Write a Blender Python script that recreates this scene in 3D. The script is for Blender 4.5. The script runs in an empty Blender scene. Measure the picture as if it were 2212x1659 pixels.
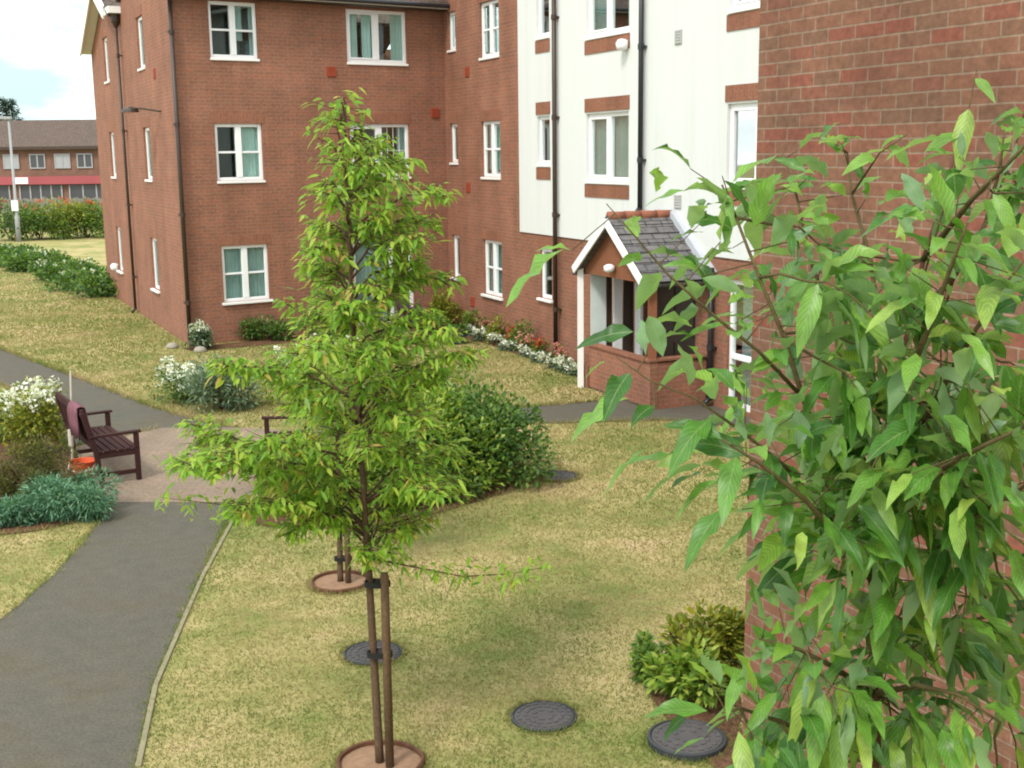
import bpy, math, random
import numpy as np
from mathutils import Vector, Matrix

# ------------------------------------------------------------------ camera, light, exposure
S = bpy.context.scene
COL = S.collection
CAM_H, PITCH, ROLL, FPX = 4.0, math.radians(10.7), math.radians(0.7), 2650.0
cd = bpy.data.cameras.new("camera")
cam = bpy.data.objects.new("camera", cd); COL.objects.link(cam)
cd.sensor_fit = 'HORIZONTAL'; cd.sensor_width = 36.0; cd.lens = 36.0 * FPX / 2212.0
cd.clip_start = 0.05; cd.clip_end = 2000
cam.location = (0, 0, CAM_H)
cam.rotation_euler = (Matrix.Rotation(math.pi / 2 - PITCH, 3, 'X') @ Matrix.Rotation(-ROLL, 3, 'Z')).to_euler()
S.camera = cam

SUN_AZ, SUN_EL = math.radians(208), math.radians(50)      # azimuth clockwise from +Y
wd = bpy.data.worlds.new("World"); S.world = wd; wd.use_nodes = True
nt = wd.node_tree; nt.nodes.clear()
def wn(t, **k):
    n = nt.nodes.new(t)
    for a, b in k.items(): setattr(n, a, b)
    return n
sky = wn('ShaderNodeTexSky', sky_type='NISHITA', sun_disc=False, sun_elevation=SUN_EL, sun_rotation=SUN_AZ)
sky.air_density = 1.0; sky.dust_density = 2.0; sky.ozone_density = 1.0
tc = wn('ShaderNodeTexCoord'); mp = wn('ShaderNodeMapping'); mp.inputs['Scale'].default_value = (1.0, 1.0, 3.2)
mp.inputs['Location'].default_value = (18.32, 1.66, 0.55)
nz = wn('ShaderNodeTexNoise'); nz.inputs['Scale'].default_value = 2.6; nz.inputs['Detail'].default_value = 7; nz.inputs['Roughness'].default_value = 0.52
rp = wn('ShaderNodeValToRGB'); rp.color_ramp.elements[0].position = 0.40; rp.color_ramp.elements[1].position = 0.58
rp.color_ramp.elements[0].color = (0.0, 0.0, 0.0, 1)
cl = wn('ShaderNodeMix', data_type='RGBA')
cl.inputs[7].default_value = (12.3, 12.6, 12.7, 1); gap = wn('ShaderNodeMix', data_type='RGBA'); gap.inputs[0].default_value = .75; gap.inputs[7].default_value = (3.7, 5.0, 5.2, 1)
bg = wn('ShaderNodeBackground'); bg.inputs['Strength'].default_value = 0.09
out = wn('ShaderNodeOutputWorld')
L = nt.links.new
L(tc.outputs['Generated'], mp.inputs['Vector']); L(mp.outputs[0], nz.inputs['Vector']); L(nz.outputs['Fac'], rp.inputs['Fac'])
L(rp.outputs['Color'], cl.inputs[0]); L(sky.outputs[0], gap.inputs[6]); L(gap.outputs[2], cl.inputs[6]); L(cl.outputs[2], bg.inputs['Color']); L(bg.outputs[0], out.inputs['Surface'])

ld = bpy.data.lights.new("sun", 'SUN'); ld.energy = 1.2; ld.angle = math.radians(11); ld.color = (1.0, 0.96, 0.90)
sun = bpy.data.objects.new("sun", ld); COL.objects.link(sun)
sv = Vector((math.sin(SUN_AZ) * math.cos(SUN_EL), math.cos(SUN_AZ) * math.cos(SUN_EL), math.sin(SUN_EL)))
sun.location = sv * 60; sun.rotation_euler = (-sv).to_track_quat('-Z', 'Y').to_euler()
S.view_settings.view_transform = 'Standard'; S.view_settings.look = 'None'; S.view_settings.gamma = 1.0
S.view_settings.exposure = 1.28
S.cycles.filter_width = 2.0

rng = np.random.default_rng(7)
random.seed(7)

# ------------------------------------------------------------------ measuring helpers
def ray(px, py):
    u = (px - 1106) / FPX; v = -(py - 829.5) / FPX
    c, s = math.cos(ROLL), math.sin(ROLL)
    u2 = u * c + v * s; v2 = -u * s + v * c
    return np.array([u2, math.cos(PITCH) + v2 * math.sin(PITCH), -math.sin(PITCH) + v2 * math.cos(PITCH)])
def G(px, py, z=0.0):
    d = ray(px, py); t = (z - CAM_H) / d[2]; return np.array([0, 0, CAM_H]) + t * d
def D(px, py, y):
    d = ray(px, py); return np.array([0, 0, CAM_H]) + d * (y / d[1])

# ------------------------------------------------------------------ materials
class N:
    def __init__(s, name):
        s.m = bpy.data.materials.new(name); s.m.use_nodes = True; s.t = s.m.node_tree; s.t.nodes.clear()
        s.o = s.n('ShaderNodeOutputMaterial')
    def n(s, t, **k):
        x = s.t.nodes.new(t)
        for a, b in k.items():
            if isinstance(a, str) and hasattr(x, a): setattr(x, a, b)
        return x
    def l(s, a, b): s.t.links.new(a, b)
    def noise(s, scale, detail=4, rough=.55, vec=None, coord='Object', stretch=None):
        x = s.n('ShaderNodeTexNoise'); x.inputs['Scale'].default_value = scale; x.inputs['Detail'].default_value = detail; x.inputs['Roughness'].default_value = rough
        v = vec if vec is not None else s.n('ShaderNodeTexCoord').outputs[coord]
        if stretch:
            m = s.n('ShaderNodeMapping'); m.inputs['Scale'].default_value = stretch; s.l(v, m.inputs['Vector']); v = m.outputs[0]
        s.l(v, x.inputs['Vector']); return x.outputs['Fac']
    def ramp(s, fac, stops, interp='LINEAR'):
        r = s.n('ShaderNodeValToRGB'); e = r.color_ramp.elements; r.color_ramp.interpolation = interp
        while len(e) < len(stops): e.new(0.5)
        for q, (p, c) in zip(e, stops):
            q.position = p; q.color = (c[0], c[1], c[2], 1) if not np.isscalar(c) else (c, c, c, 1)
        s.l(fac, r.inputs['Fac']); return r.outputs['Color']
    def mix(s, fac, a, b, blend='MIX'):
        x = s.n('ShaderNodeMix', data_type='RGBA', blend_type=blend)
        for sock, v in ((x.inputs[0], fac), (x.inputs[6], a), (x.inputs[7], b)):
            if hasattr(v, 'links'): s.l(v, sock)
            elif np.isscalar(v): sock.default_value = v
            else: sock.default_value = (v[0], v[1], v[2], 1)
        return x.outputs[2]
    def bump(s, h, strength=.3, dist=.01, normal=None):
        b = s.n('ShaderNodeBump'); b.inputs['Strength'].default_value = strength; b.inputs['Distance'].default_value = dist
        s.l(h, b.inputs['Height'])
        if normal is not None: s.l(normal, b.inputs['Normal'])
        return b.outputs[0]
    def pbr(s, col, rough=.7, bump=None, spec=.3, metal=0.0):
        p = s.n('ShaderNodeBsdfPrincipled'); p.inputs['Specular IOR Level'].default_value = spec; p.inputs['Metallic'].default_value = metal
        for k, v in (('Base Color', col), ('Roughness', rough)):
            if hasattr(v, 'links'): s.l(v, p.inputs[k])
            elif np.isscalar(v): p.inputs[k].default_value = v
            else: p.inputs[k].default_value = (v[0], v[1], v[2], 1)
        if bump is not None: s.l(bump, p.inputs['Normal'])
        s.l(p.outputs[0], s.o.inputs['Surface']); return s.m

def plain(name, col, rough=.6, var=.25, scale=6, spec=.3, metal=0.0, bump=.15):
    q = N(name); f = q.noise(scale, 5)
    c = q.mix(f, tuple(x * (1 - var) for x in col), tuple(min(1, x * (1 + var)) for x in col))
    return q.pbr(c, rough, q.bump(q.noise(scale * 8, 3), bump, .004), spec, metal)

def brick_mat(name, c1, c2, c3, mortar, rot=False, w=.225, h=.075, soot=.35, squash=1):
    q = N(name); uv = q.n('ShaderNodeTexCoord').outputs['UV']
    mpn = q.n('ShaderNodeMapping'); q.l(uv, mpn.inputs['Vector']); v = mpn.outputs[0]
    if rot: mpn.inputs['Rotation'].default_value = (0, 0, math.pi / 2)
    # wobble the joints slightly
    wob = q.n('ShaderNodeTexNoise'); wob.inputs['Scale'].default_value = 5.0; q.l(v, wob.inputs['Vector'])
    wm = q.n('ShaderNodeVectorMath', operation='MULTIPLY_ADD'); q.l(wob.outputs['Color'], wm.inputs[0]); wm.inputs[1].default_value = (.008, .008, 0); q.l(v, wm.inputs[2])
    v = wm.outputs[0]
    def br(a, b, mo, bias):
        x = q.n('ShaderNodeTexBrick'); q.l(v, x.inputs['Vector'])
        for k, val in (('Scale', 1.0), ('Mortar Size', .006), ('Mortar Smooth', .3), ('Bias', bias), ('Brick Width', w), ('Row Height', h)): x.inputs[k].default_value = val
        x.offset = .5
        for k, cc in (('Color1', a), ('Color2', b), ('Mortar', mo)): x.inputs[k].default_value = (*cc, 1)
        return x
    x1 = br(c1, c2, mortar, 0.0)
    pick = br((0, 0, 0), (1, 1, 1), (0.2, .2, .2), -0.1)
    sel = q.ramp(pick.outputs['Color'], [(0.62, 0), (0.8, 1)])
    big = q.noise(1.3, 4, vec=uv)
    inv = q.n('ShaderNodeMath', operation='SUBTRACT'); inv.inputs[0].default_value = 1.0; q.l(x1.outputs['Fac'], inv.inputs[1])
    sm = q.n('ShaderNodeMath', operation='MULTIPLY'); q.l(sel, sm.inputs[0]); q.l(inv.outputs[0], sm.inputs[1])
    sm2 = q.n('ShaderNodeMath', operation='MULTIPLY'); q.l(sm.outputs[0], sm2.inputs[0]); sm2.inputs[1].default_value = .75
    c = q.mix(sm2.outputs[0], x1.outputs['Color'], c3)
    fine = q.noise(22, 5, vec=uv)
    c = q.mix(q.ramp(fine, [(.3, 0), (.75, 1)]), c, tuple(k * .72 for k in c1), 'MIX') if False else c
    var = q.ramp(big, [(.3, 1 - soot * .55), (.7, 1 + soot * .1)])
    c = q.mix(1.0, c, var, 'MULTIPLY')
    stv = q.noise(1.0, 5, .6, uv, stretch=(2.2, .22, 1)); c = q.mix(1.0, c, q.ramp(stv, [(.3, .84), (.65, 1.06)]), 'MULTIPLY')
    var2 = q.ramp(fine, [(.25, .70), (.75, 1.18)])
    c = q.mix(1.0, c, var2, 'MULTIPLY')
    hgt = q.n('ShaderNodeMath', operation='MULTIPLY_ADD'); q.l(x1.outputs['Fac'], hgt.inputs[0]); hgt.inputs[1].default_value = -1.0
    q.l(fine, hgt.inputs[2])
    return q.pbr(c, .88, q.bump(hgt.outputs[0], .5, .008), .2)

def leaf_mat(name, stops, back=None, transl=.35, rough=.5, spec=.35, vein=False):
    q = N(name); g = q.n('ShaderNodeNewGeometry')
    c = q.ramp(g.outputs['Random Per Island'], stops)
    if vein:       # pale midrib, faint side veins and blotches in the blade
        sx = q.n('ShaderNodeSeparateXYZ'); q.l(q.n('ShaderNodeTexCoord').outputs['UV'], sx.inputs[0])
        ab = q.n('ShaderNodeMath', operation='ABSOLUTE'); q.l(sx.outputs[0], ab.inputs[0])
        rib = q.ramp(ab.outputs[0], [(.03, 1), (.10, 0)])
        sl = q.n('ShaderNodeMath', operation='MULTIPLY_ADD'); q.l(ab.outputs[0], sl.inputs[0]); sl.inputs[1].default_value = -.28; q.l(sx.outputs[1], sl.inputs[2])
        sn = q.n('ShaderNodeMath', operation='MULTIPLY'); q.l(sl.outputs[0], sn.inputs[0]); sn.inputs[1].default_value = 62
        sw = q.n('ShaderNodeMath', operation='SINE'); q.l(sn.outputs[0], sw.inputs[0])
        c = q.mix(1.0, c, q.ramp(sw.outputs[0], [(.0, .86), (.75, 1.0), (1.0, 1.22)]), 'MULTIPLY')
        c = q.mix(1.0, c, q.ramp(q.noise(24, 4), [(.3, .72), (.7, 1.25)]), 'MULTIPLY')
        rb = q.n('ShaderNodeMath', operation='MULTIPLY'); q.l(rib, rb.inputs[0]); rb.inputs[1].default_value = .5
        c = q.mix(rb.outputs[0], c, (.26, .34, .13))
    if back is not None:
        c = q.mix(g.outputs['Backfacing'], c, q.mix(.65, c, back))
    p = q.n('ShaderNodeBsdfPrincipled'); p.inputs['Roughness'].default_value = rough; p.inputs['Specular IOR Level'].default_value = spec
    q.l(c, p.inputs['Base Color'])
    t = q.n('ShaderNodeBsdfTranslucent'); tcx = q.mix(1.0, c, (1.25, 1.25, .6), 'MULTIPLY'); q.l(tcx, t.inputs['Color'])
    mx = q.n('ShaderNodeMixShader'); mx.inputs[0].default_value = transl
    q.l(p.outputs[0], mx.inputs[1]); q.l(t.outputs[0], mx.inputs[2]); q.l(mx.outputs[0], q.o.inputs['Surface'])
    return q.m

def lawn_mat():
    q = N('dry_lawn'); co = q.n('ShaderNodeTexCoord').outputs['Object']
    a = q.noise(.55, 5, .6, co); b = q.noise(2.6, 5, .6, co); f = q.noise(28, 5, .7, co)
    m = q.n('ShaderNodeMath', operation='MULTIPLY_ADD'); q.l(b, m.inputs[0]); m.inputs[1].default_value = .55; q.l(a, m.inputs[2])
    c = q.ramp(m.outputs[0], [(.60, (.17, .20, .055)), (.76, (.29, .26, .10)), (.88, (.38, .31, .14)), (1.0, (.44, .32, .18))])
    c = q.mix(1.0, c, q.ramp(f, [(.3, .72), (.7, 1.2)]), 'MULTIPLY')
    return q.pbr(c, .95, q.bump(f, .6, .02), .1)

def grass_mat(name, stops, k):
    q = N(name); co = q.n('ShaderNodeTexCoord').outputs['Object']; g = q.n('ShaderNodeNewGeometry')
    a = q.noise(.55, 5, .6, co); b = q.noise(2.6, 5, .6, co)
    m = q.n('ShaderNodeMath', operation='MULTIPLY_ADD'); q.l(b, m.inputs[0]); m.inputs[1].default_value = .55; q.l(a, m.inputs[2])
    m2 = q.n('ShaderNodeMath', operation='MULTIPLY_ADD'); q.l(g.outputs['Random Per Island'], m2.inputs[0]); m2.inputs[1].default_value = k; q.l(m.outputs[0], m2.inputs[2])
    c = q.ramp(m2.outputs[0], stops)
    d = q.n('ShaderNodeBsdfDiffuse'); q.l(c, d.inputs['Color']); t = q.n('ShaderNodeBsdfTranslucent'); q.l(c, t.inputs['Color'])
    mx = q.n('ShaderNodeMixShader'); mx.inputs[0].default_value = .5; q.l(d.outputs[0], mx.inputs[1]); q.l(t.outputs[0], mx.inputs[2]); q.l(mx.outputs[0], q.o.inputs['Surface'])
    return q.m

def asphalt_mat():
    q = N('asphalt'); co = q.n('ShaderNodeTexCoord').outputs['Object']
    a = q.noise(1.1, 5, .6, co); f = q.noise(45, 5, .8, co); m = q.noise(6, 4, .6, co)
    c = q.ramp(a, [(.3, (.098, .082, .053)), (.48, (.100, .089, .067)), (.72, (.088, .084, .066))])
    c = q.mix(1.0, c, q.ramp(f, [(.3, .55), (.72, 1.45)]), 'MULTIPLY')
    c = q.mix(1.0, c, q.ramp(m, [(.3, .90), (.7, 1.08)]), 'MULTIPLY')
    return q.pbr(c, .9, q.bump(f, .5, .006), .2)

def soil_mat():
    q = N('bark_soil'); f = q.noise(25, 6, .7); a = q.noise(3, 4)
    c = q.ramp(f, [(.3, (.055, .03, .018)), (.6, (.17, .09, .05)), (.8, (.27, .16, .09))])
    c = q.mix(1.0, c, q.ramp(a, [(.3, .7), (.7, 1.15)]), 'MULTIPLY')
    return q.pbr(c, .95, q.bump(f, .8, .03), .1)

def bark_mat(name, a, b):
    q = N(name); f = q.noise(14, 5, .7, stretch=(3, 3, .8)); g = q.noise(60, 3)
    c = q.mix(f, a, b); c = q.mix(1.0, c, q.ramp(g, [(.3, .75), (.7, 1.2)]), 'MULTIPLY')
    return q.pbr(c, .85, q.bump(f, .5, .006), .2)

def glass_mat():
    q = N('window_glass')
    t = q.n('ShaderNodeBsdfTransparent'); t.inputs['Color'].default_value = (.82, .90, .88, 1)
    g = q.n('ShaderNodeBsdfGlossy'); g.inputs['Roughness'].default_value = .03; g.inputs['Color'].default_value = (.85, .9, .9, 1)
    lw = q.n('ShaderNodeLayerWeight'); lw.inputs['Blend'].default_value = .25
    mm = q.n('ShaderNodeMath', operation='MULTIPLY_ADD'); q.l(lw.outputs['Fresnel'], mm.inputs[0]); mm.inputs[1].default_value = .45; mm.inputs[2].default_value = .03
    mx = q.n('ShaderNodeMixShader'); q.l(mm.outputs[0], mx.inputs[0]); q.l(t.outputs[0], mx.inputs[1]); q.l(g.outputs[0], mx.inputs[2])
    q.l(mx.outputs[0], q.o.inputs['Surface']); return q.m

def tile_mat(name, a, b, w=.25, h=.28):
    q = N(name); uv = q.n('ShaderNodeTexCoord').outputs['UV']
    x = q.n('ShaderNodeTexBrick'); q.l(uv, x.inputs['Vector'])
    for k, val in (('Scale', 1.0), ('Mortar Size', .012), ('Mortar Smooth', .2), ('Bias', 0), ('Brick Width', w), ('Row Height', h)): x.inputs[k].default_value = val
    for k, cc in (('Color1', a), ('Color2', b), ('Mortar', tuple(t * .35 for t in a))): x.inputs[k].default_value = (*cc, 1)
    c = q.mix(1.0, x.outputs['Color'], q.ramp(q.noise(9, 5, vec=uv), [(.3, .7), (.7, 1.25)]), 'MULTIPLY')
    inv = q.n('ShaderNodeMath', operation='SUBTRACT'); inv.inputs[0].default_value = 1; q.l(x.outputs['Fac'], inv.inputs[1])
    return q.pbr(c, .8, q.bump(inv.outputs[0], .6, .02), .25)

M = {}
M['brick'] = brick_mat('red_brick', (.315, .133, .082), (.25, .114, .071), (.35, .135, .078), (.305, .20, .14))
M['brick_near'] = brick_mat('weathered_brick', (.25, .112, .070), (.18, .104, .066), (.275, .086, .058), (.285, .195, .138), soot=.55)
M['soldier'] = brick_mat('soldier_brick', (.31, .125, .072), (.26, .108, .064), (.33, .135, .075), (.27, .165, .115), rot=True)
M['paving'] = brick_mat('brick_paving', (.27, .195, .135), (.235, .18, .132), (.30, .205, .145), (.19, .15, .112), w=.2, h=.1, soot=.3)
q_ = N('white_render'); c_ = q_.ramp(q_.noise(1.2, 6, .6, coord='Object', stretch=(2.5, 2.5, .16)), [(.2, (.575, .585, .55)), (.5, (.625, .635, .605)), (.8, (.64, .65, .62))])
M['render'] = q_.pbr(q_.mix(1.0, c_, q_.ramp(q_.noise(60, 4), [(.3, .95), (.7, 1.04)]), 'MULTIPLY'), .9, q_.bump(q_.noise(90, 3), .4, .004), .15)
M['upvc'] = plain('white_upvc', (.80, .80, .79), .35, .03, 3, .5, bump=0)
M['white'] = plain('white_paint', (.78, .77, .73), .5, .05, 3, .4, bump=.05)
M['glass'] = glass_mat()
M['curtain'] = plain('net_curtain', (.66, .74, .70), .9, .12, 5, .1)
M['curtain_teal'] = plain('teal_curtain', (.50, .56, .55), .9, .2, 5, .1)
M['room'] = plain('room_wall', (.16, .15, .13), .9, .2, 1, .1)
M['pipe'] = plain('brown_plastic', (.045, .027, .018), .45, .2, 4, .4, bump=0)
M['blackpipe'] = plain('black_plastic', (.022, .022, .024), .4, .2, 4, .4, bump=0)
M['vent'] = plain('terracotta_vent', (.30, .06, .03), .7, .2, 10, .2)
M['greyvent'] = plain('grey_vent', (.40, .40, .38), .6, .1, 10, .2)
M['roof'] = tile_mat('brown_roof_tile', (.12, .08, .06), (.09, .065, .05))
M['slate'] = tile_mat('grey_roof_tile', (.16, .15, .145), (.12, .115, .115), .3, .16)
M['ridge'] = plain('red_ridge_tile', (.26, .10, .06), .8, .25, 8, .2)
M['lead'] = plain('lead_flashing', (.45, .47, .50), .5, .15, 5, .4)
M['lawn'] = lawn_mat(); M['asphalt'] = asphalt_mat(); M['soil'] = soil_mat()
M['ringsoil'] = plain('pale_ring_soil', (.26, .16, .10), .95, .4, 18, .1, bump=.8)
M['edging'] = plain('concrete_edging', (.24, .21, .13), .9, .25, 9, .15)
M['bark'] = bark_mat('sapling_bark', (.055, .032, .02), (.15, .095, .055))
M['twig'] = bark_mat('reddish_twig', (.06, .028, .018), (.14, .06, .035))
M['neartwig'] = bark_mat('green_brown_twig', (.06, .045, .02), (.13, .10, .04))
M['stake'] = bark_mat('timber_stake', (.085, .05, .028), (.17, .11, .062))
M['rubber'] = plain('black_rubber', (.012, .012, .012), .6, .2, 10, .3)
M['rust'] = plain('rusty_brown_edge', (.11, .05, .028), .8, .35, 15, .2)
M['benchwood'] = bark_mat('dark_bench_wood', (.028, .010, .010), (.06, .023, .019))
M['cloth'] = plain('mauve_cloth', (.17, .075, .09), .95, .3, 8, .1)
M['orange'] = plain('orange_plastic', (.62, .10, .03), .4, .12, 5, .4, bump=0)
M['cane'] = plain('pale_cane', (.50, .45, .36), .6, .2, 10, .2)
M['manhole'] = plain('grey_manhole', (.075, .068, .066), .75, .3, 14, .3, bump=.4)
M['manhole_rim'] = plain('dark_manhole_rim', (.032, .035, .037), .6, .3, 14, .35)
M['porchwood'] = bark_mat('brown_porch_timber', (.16, .06, .03), (.27, .11, .055))
M['shopframe'] = plain('grey_shop_frame', (.30, .30, .31), .5, .1, 3, .3)
M['redpaint'] = plain('red_shop_fascia', (.31, .07, .078), .5, .2, .6, .3)
M['shopbrick'] = brick_mat('shop_brick', (.22, .11, .075), (.18, .095, .07), (.25, .12, .08), (.22, .16, .12))
M['darkshop'] = plain('dark_shopfront', (.05, .05, .055), .3, .3, 1, .5)
M['greymetal'] = plain('galvanised_metal', (.27, .28, .27), .5, .15, 4, .4)
M['fence'] = plain('weathered_fence', (.20, .18, .16), .9, .3, 3, .1)
M['purple'] = leaf_mat('purple_leaf', [(0, (.10, .03, .09)), (1, (.24, .09, .20))])
M['bluepot'] = plain('blue_glazed_pot', (.02, .045, .12), .25, .2, 5, .5)
M['darkpot'] = plain('dark_planter', (.015, .018, .02), .4, .2, 5, .4)
M['stonepot'] = plain('pale_stone', (.30, .26, .21), .85, .2, 10, .15)
M['tree'] = leaf_mat('yellow_green_leaf', [(0, (.11, .25, .022)), (.35, (.21, .39, .036)), (.75, (.34, .49, .056)), (.93, (.40, .47, .07)), (1, (.48, .32, .09))], (.28, .38, .14), .5)
M['neartree'] = leaf_mat('deep_green_leaf', [(0, (.035, .12, .018)), (.35, (.10, .25, .034)), (.75, (.20, .38, .06)), (1, (.32, .44, .08))], (.25, .38, .22), .45, .42, .5, vein=True)
M['shrub_dark'] = leaf_mat('dark_shrub_leaf', [(0, (.028, .08, .016)), (.6, (.085, .17, .03)), (1, (.19, .29, .055))])
M['shrub_mid'] = leaf_mat('mid_shrub_leaf', [(0, (.05, .115, .018)), (.6, (.125, .215, .03)), (1, (.24, .31, .05))])
M['shrub_bright'] = leaf_mat('bright_shrub_leaf', [(0, (.07, .15, .02)), (.5, (.17, .28, .034)), (.85, (.29, .37, .05)), (1, (.38, .42, .08))])
M['shrub_yellow'] = leaf_mat('yellow_shrub_leaf', [(0, (.09, .13, .014)), (.6, (.21, .24, .025)), (1, (.36, .34, .04))])
M['shrub_blue'] = leaf_mat('blue_juniper_leaf', [(0, (.03, .10, .05)), (.6, (.11, .25, .14)), (1, (.24, .40, .25))])
M['shrub_brown'] = leaf_mat('bronze_conifer_leaf', [(0, (.04, .05, .012)), (.6, (.10, .10, .022)), (1, (.17, .17, .035))])
M['shrub_grey'] = leaf_mat('grey_green_leaf', [(0, (.06, .11, .06)), (.6, (.13, .20, .11)), (1, (.26, .32, .21))])
M['pine'] = leaf_mat('dark_pine_needle', [(0, (.012, .035, .022)), (1, (.04, .08, .05))])
M['grass'] = grass_mat('grass_blade', [(.66, (.19, .215, .06)), (.82, (.31, .275, .105)), (.94, (.40, .325, .15)), (1.0, (.46, .345, .19))], .12)
M['grass_green'] = grass_mat('green_grass_blade', [(.66, (.14, .20, .042)), (.85, (.20, .245, .06)), (1.0, (.28, .28, .085))], .12)
M['petal_white'] = leaf_mat('white_petal', [(0, (.60, .62, .52)), (1, (.85, .85, .80))], None, .3)
M['petal_pink'] = leaf_mat('pink_petal', [(0, (.55, .16, .16)), (1, (.75, .38, .34))], None, .3)
M['petal_red'] = leaf_mat('red_petal', [(0, (.42, .03, .025)), (1, (.62, .14, .07))], None, .3)
M['fruit'] = plain('orange_fruit', (.55, .12, .03), .4, .3, 9, .4)

# ------------------------------------------------------------------ object helpers
def tag(o, label=None, cat=None, group=None, kind=None):
    for k, v in (('label', label), ('category', cat), ('group', group), ('kind', kind)):
        if v: o[k] = v
    return o
def empty(name, loc, label=None, cat=None, group=None, rz=0):
    o = bpy.data.objects.new(name, None); COL.objects.link(o); o.location = tuple(float(v) for v in loc); o.rotation_euler = (0, 0, rz)
    o.empty_display_size = .2
    return tag(o, label, cat, group)
def wloc(o):
    v = Vector((0, 0, 0))
    while o is not None: v = v + o.location; o = o.parent
    return v
class MB:
    """collects shapes in world coordinates, then links them as one mesh object"""
    def __init__(s): s.v = []; s.f = []
    def add(s, vs, fs):
        b = len(s.v); s.v += [tuple(map(float, p)) for p in vs]; s.f += [tuple(b + i for i in f) for f in fs]; return s
    def box(s, c, ax, ay, az):       # centre and three half-axes
        c, ax, ay, az = (np.array(k, float) for k in (c, ax, ay, az))
        vs = [c + i * ax + j * ay + k * az for k in (-1, 1) for j in (-1, 1) for i in (-1, 1)]
        return s.add(vs, [(0, 2, 3, 1), (4, 5, 7, 6), (0, 1, 5, 4), (2, 6, 7, 3), (0, 4, 6, 2), (1, 3, 7, 5)])
    def abox(s, x0, x1, y0, y1, z0, z1):
        return s.box(((x0 + x1) / 2, (y0 + y1) / 2, (z0 + z1) / 2), ((x1 - x0) / 2, 0, 0), (0, (y1 - y0) / 2, 0), (0, 0, (z1 - z0) / 2))
    def bar(s, a, b, w, h, up=(0, 0, 1)):
        a, b, up = np.array(a, float), np.array(b, float), np.array(up, float)
        d = b - a; l = np.linalg.norm(d); d = d / l
        sd = np.cross(d, up)
        if np.linalg.norm(sd) < 1e-4: sd = np.cross(d, np.array([0, 1.0, 0]))
        sd /= np.linalg.norm(sd); u = np.cross(sd, d)
        return s.box((a + b) / 2, d * l / 2, sd * w / 2, u * h / 2)
    def tube(s, pts, rad, n=8, cap=True):
        pts = [np.array(p, float) for p in pts]
        if np.isscalar(rad): rad = [rad] * len(pts)
        b = len(s.v); ref = np.array([.31, .17, .93])
        for i, p in enumerate(pts):
            t = pts[min(i + 1, len(pts) - 1)] - pts[max(i - 1, 0)]; t = t / (np.linalg.norm(t) + 1e-9)
            u = np.cross(t, ref if abs(np.dot(t, ref)) < .95 else np.array([1.0, 0, 0])); u /= np.linalg.norm(u); w = np.cross(t, u)
            for k in range(n):
                a = 2 * math.pi * k / n; s.v.append(tuple(p + rad[i] * (math.cos(a) * u + math.sin(a) * w)))
        for i in range(len(pts) - 1):
            for k in range(n):
                k2 = (k + 1) % n; s.f.append((b + i * n + k, b + i * n + k2, b + (i + 1) * n + k2, b + (i + 1) * n + k))
        if cap:
            s.f.append(tuple(b + k for k in reversed(range(n)))); e = b + (len(pts) - 1) * n; s.f.append(tuple(e + k for k in range(n)))
        return s
    def lathe(s, c, prof, n=32, wob=0.0):
        c = np.array(c, float); b = len(s.v)
        for r, z in prof:
            for k in range(n):
                a = 2 * math.pi * k / n; rr = r * (1 + wob * math.sin(3 * a + 1) + wob * .6 * math.sin(7 * a))
                s.v.append((c[0] + rr * math.cos(a), c[1] + rr * math.sin(a), c[2] + z))
        for i in range(len(prof) - 1):
            for k in range(n):
                k2 = (k + 1) % n; s.f.append((b + i * n + k, b + i * n + k2, b + (i + 1) * n + k2, b + (i + 1) * n + k))
        s.f.append(tuple(b + k for k in reversed(range(n)))); e = b + (len(prof) - 1) * n; s.f.append(tuple(e + k for k in range(n)))
        return s
    def build(s, name, mat, parent=None, bevel=0, smooth=False):
        off = wloc(parent) if parent is not None else Vector((0, 0, 0))
        if parent is None and s.v:
            a = np.array(s.v); off = Vector((float(a[:, 0].mean()), float(a[:, 1].mean()), float(a[:, 2].min())))
        me = bpy.data.meshes.new(name)
        me.from_pydata([(p[0] - off.x, p[1] - off.y, p[2] - off.z) for p in s.v], [], s.f)
        me.materials.append(mat)
        uvl = me.uv_layers.new(name='UVMap')
        for p in me.polygons:
            nrm = p.normal
            for li in p.loop_indices:
                w = s.v[me.loops[li].vertex_index]
                if abs(nrm.z) > .9: uv = (w[0], w[1])
                else:
                    h = Vector((-nrm.y, nrm.x)); h.normalize()
                    sl = math.sqrt(max(1e-6, 1 - nrm.z * nrm.z))
                    uv = (w[0] * h.x + w[1] * h.y, w[2] / sl)
                uvl.data[li].uv = uv
            p.use_smooth = smooth
        o = bpy.data.objects.new(name, me); COL.objects.link(o)
        if parent is not None: o.parent = parent
        else: o.location = off
        if bevel:
            bv = o.modifiers.new('bevel', 'BEVEL'); bv.width = bevel; bv.segments = 2; bv.limit_method = 'ANGLE'
        return o

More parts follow.
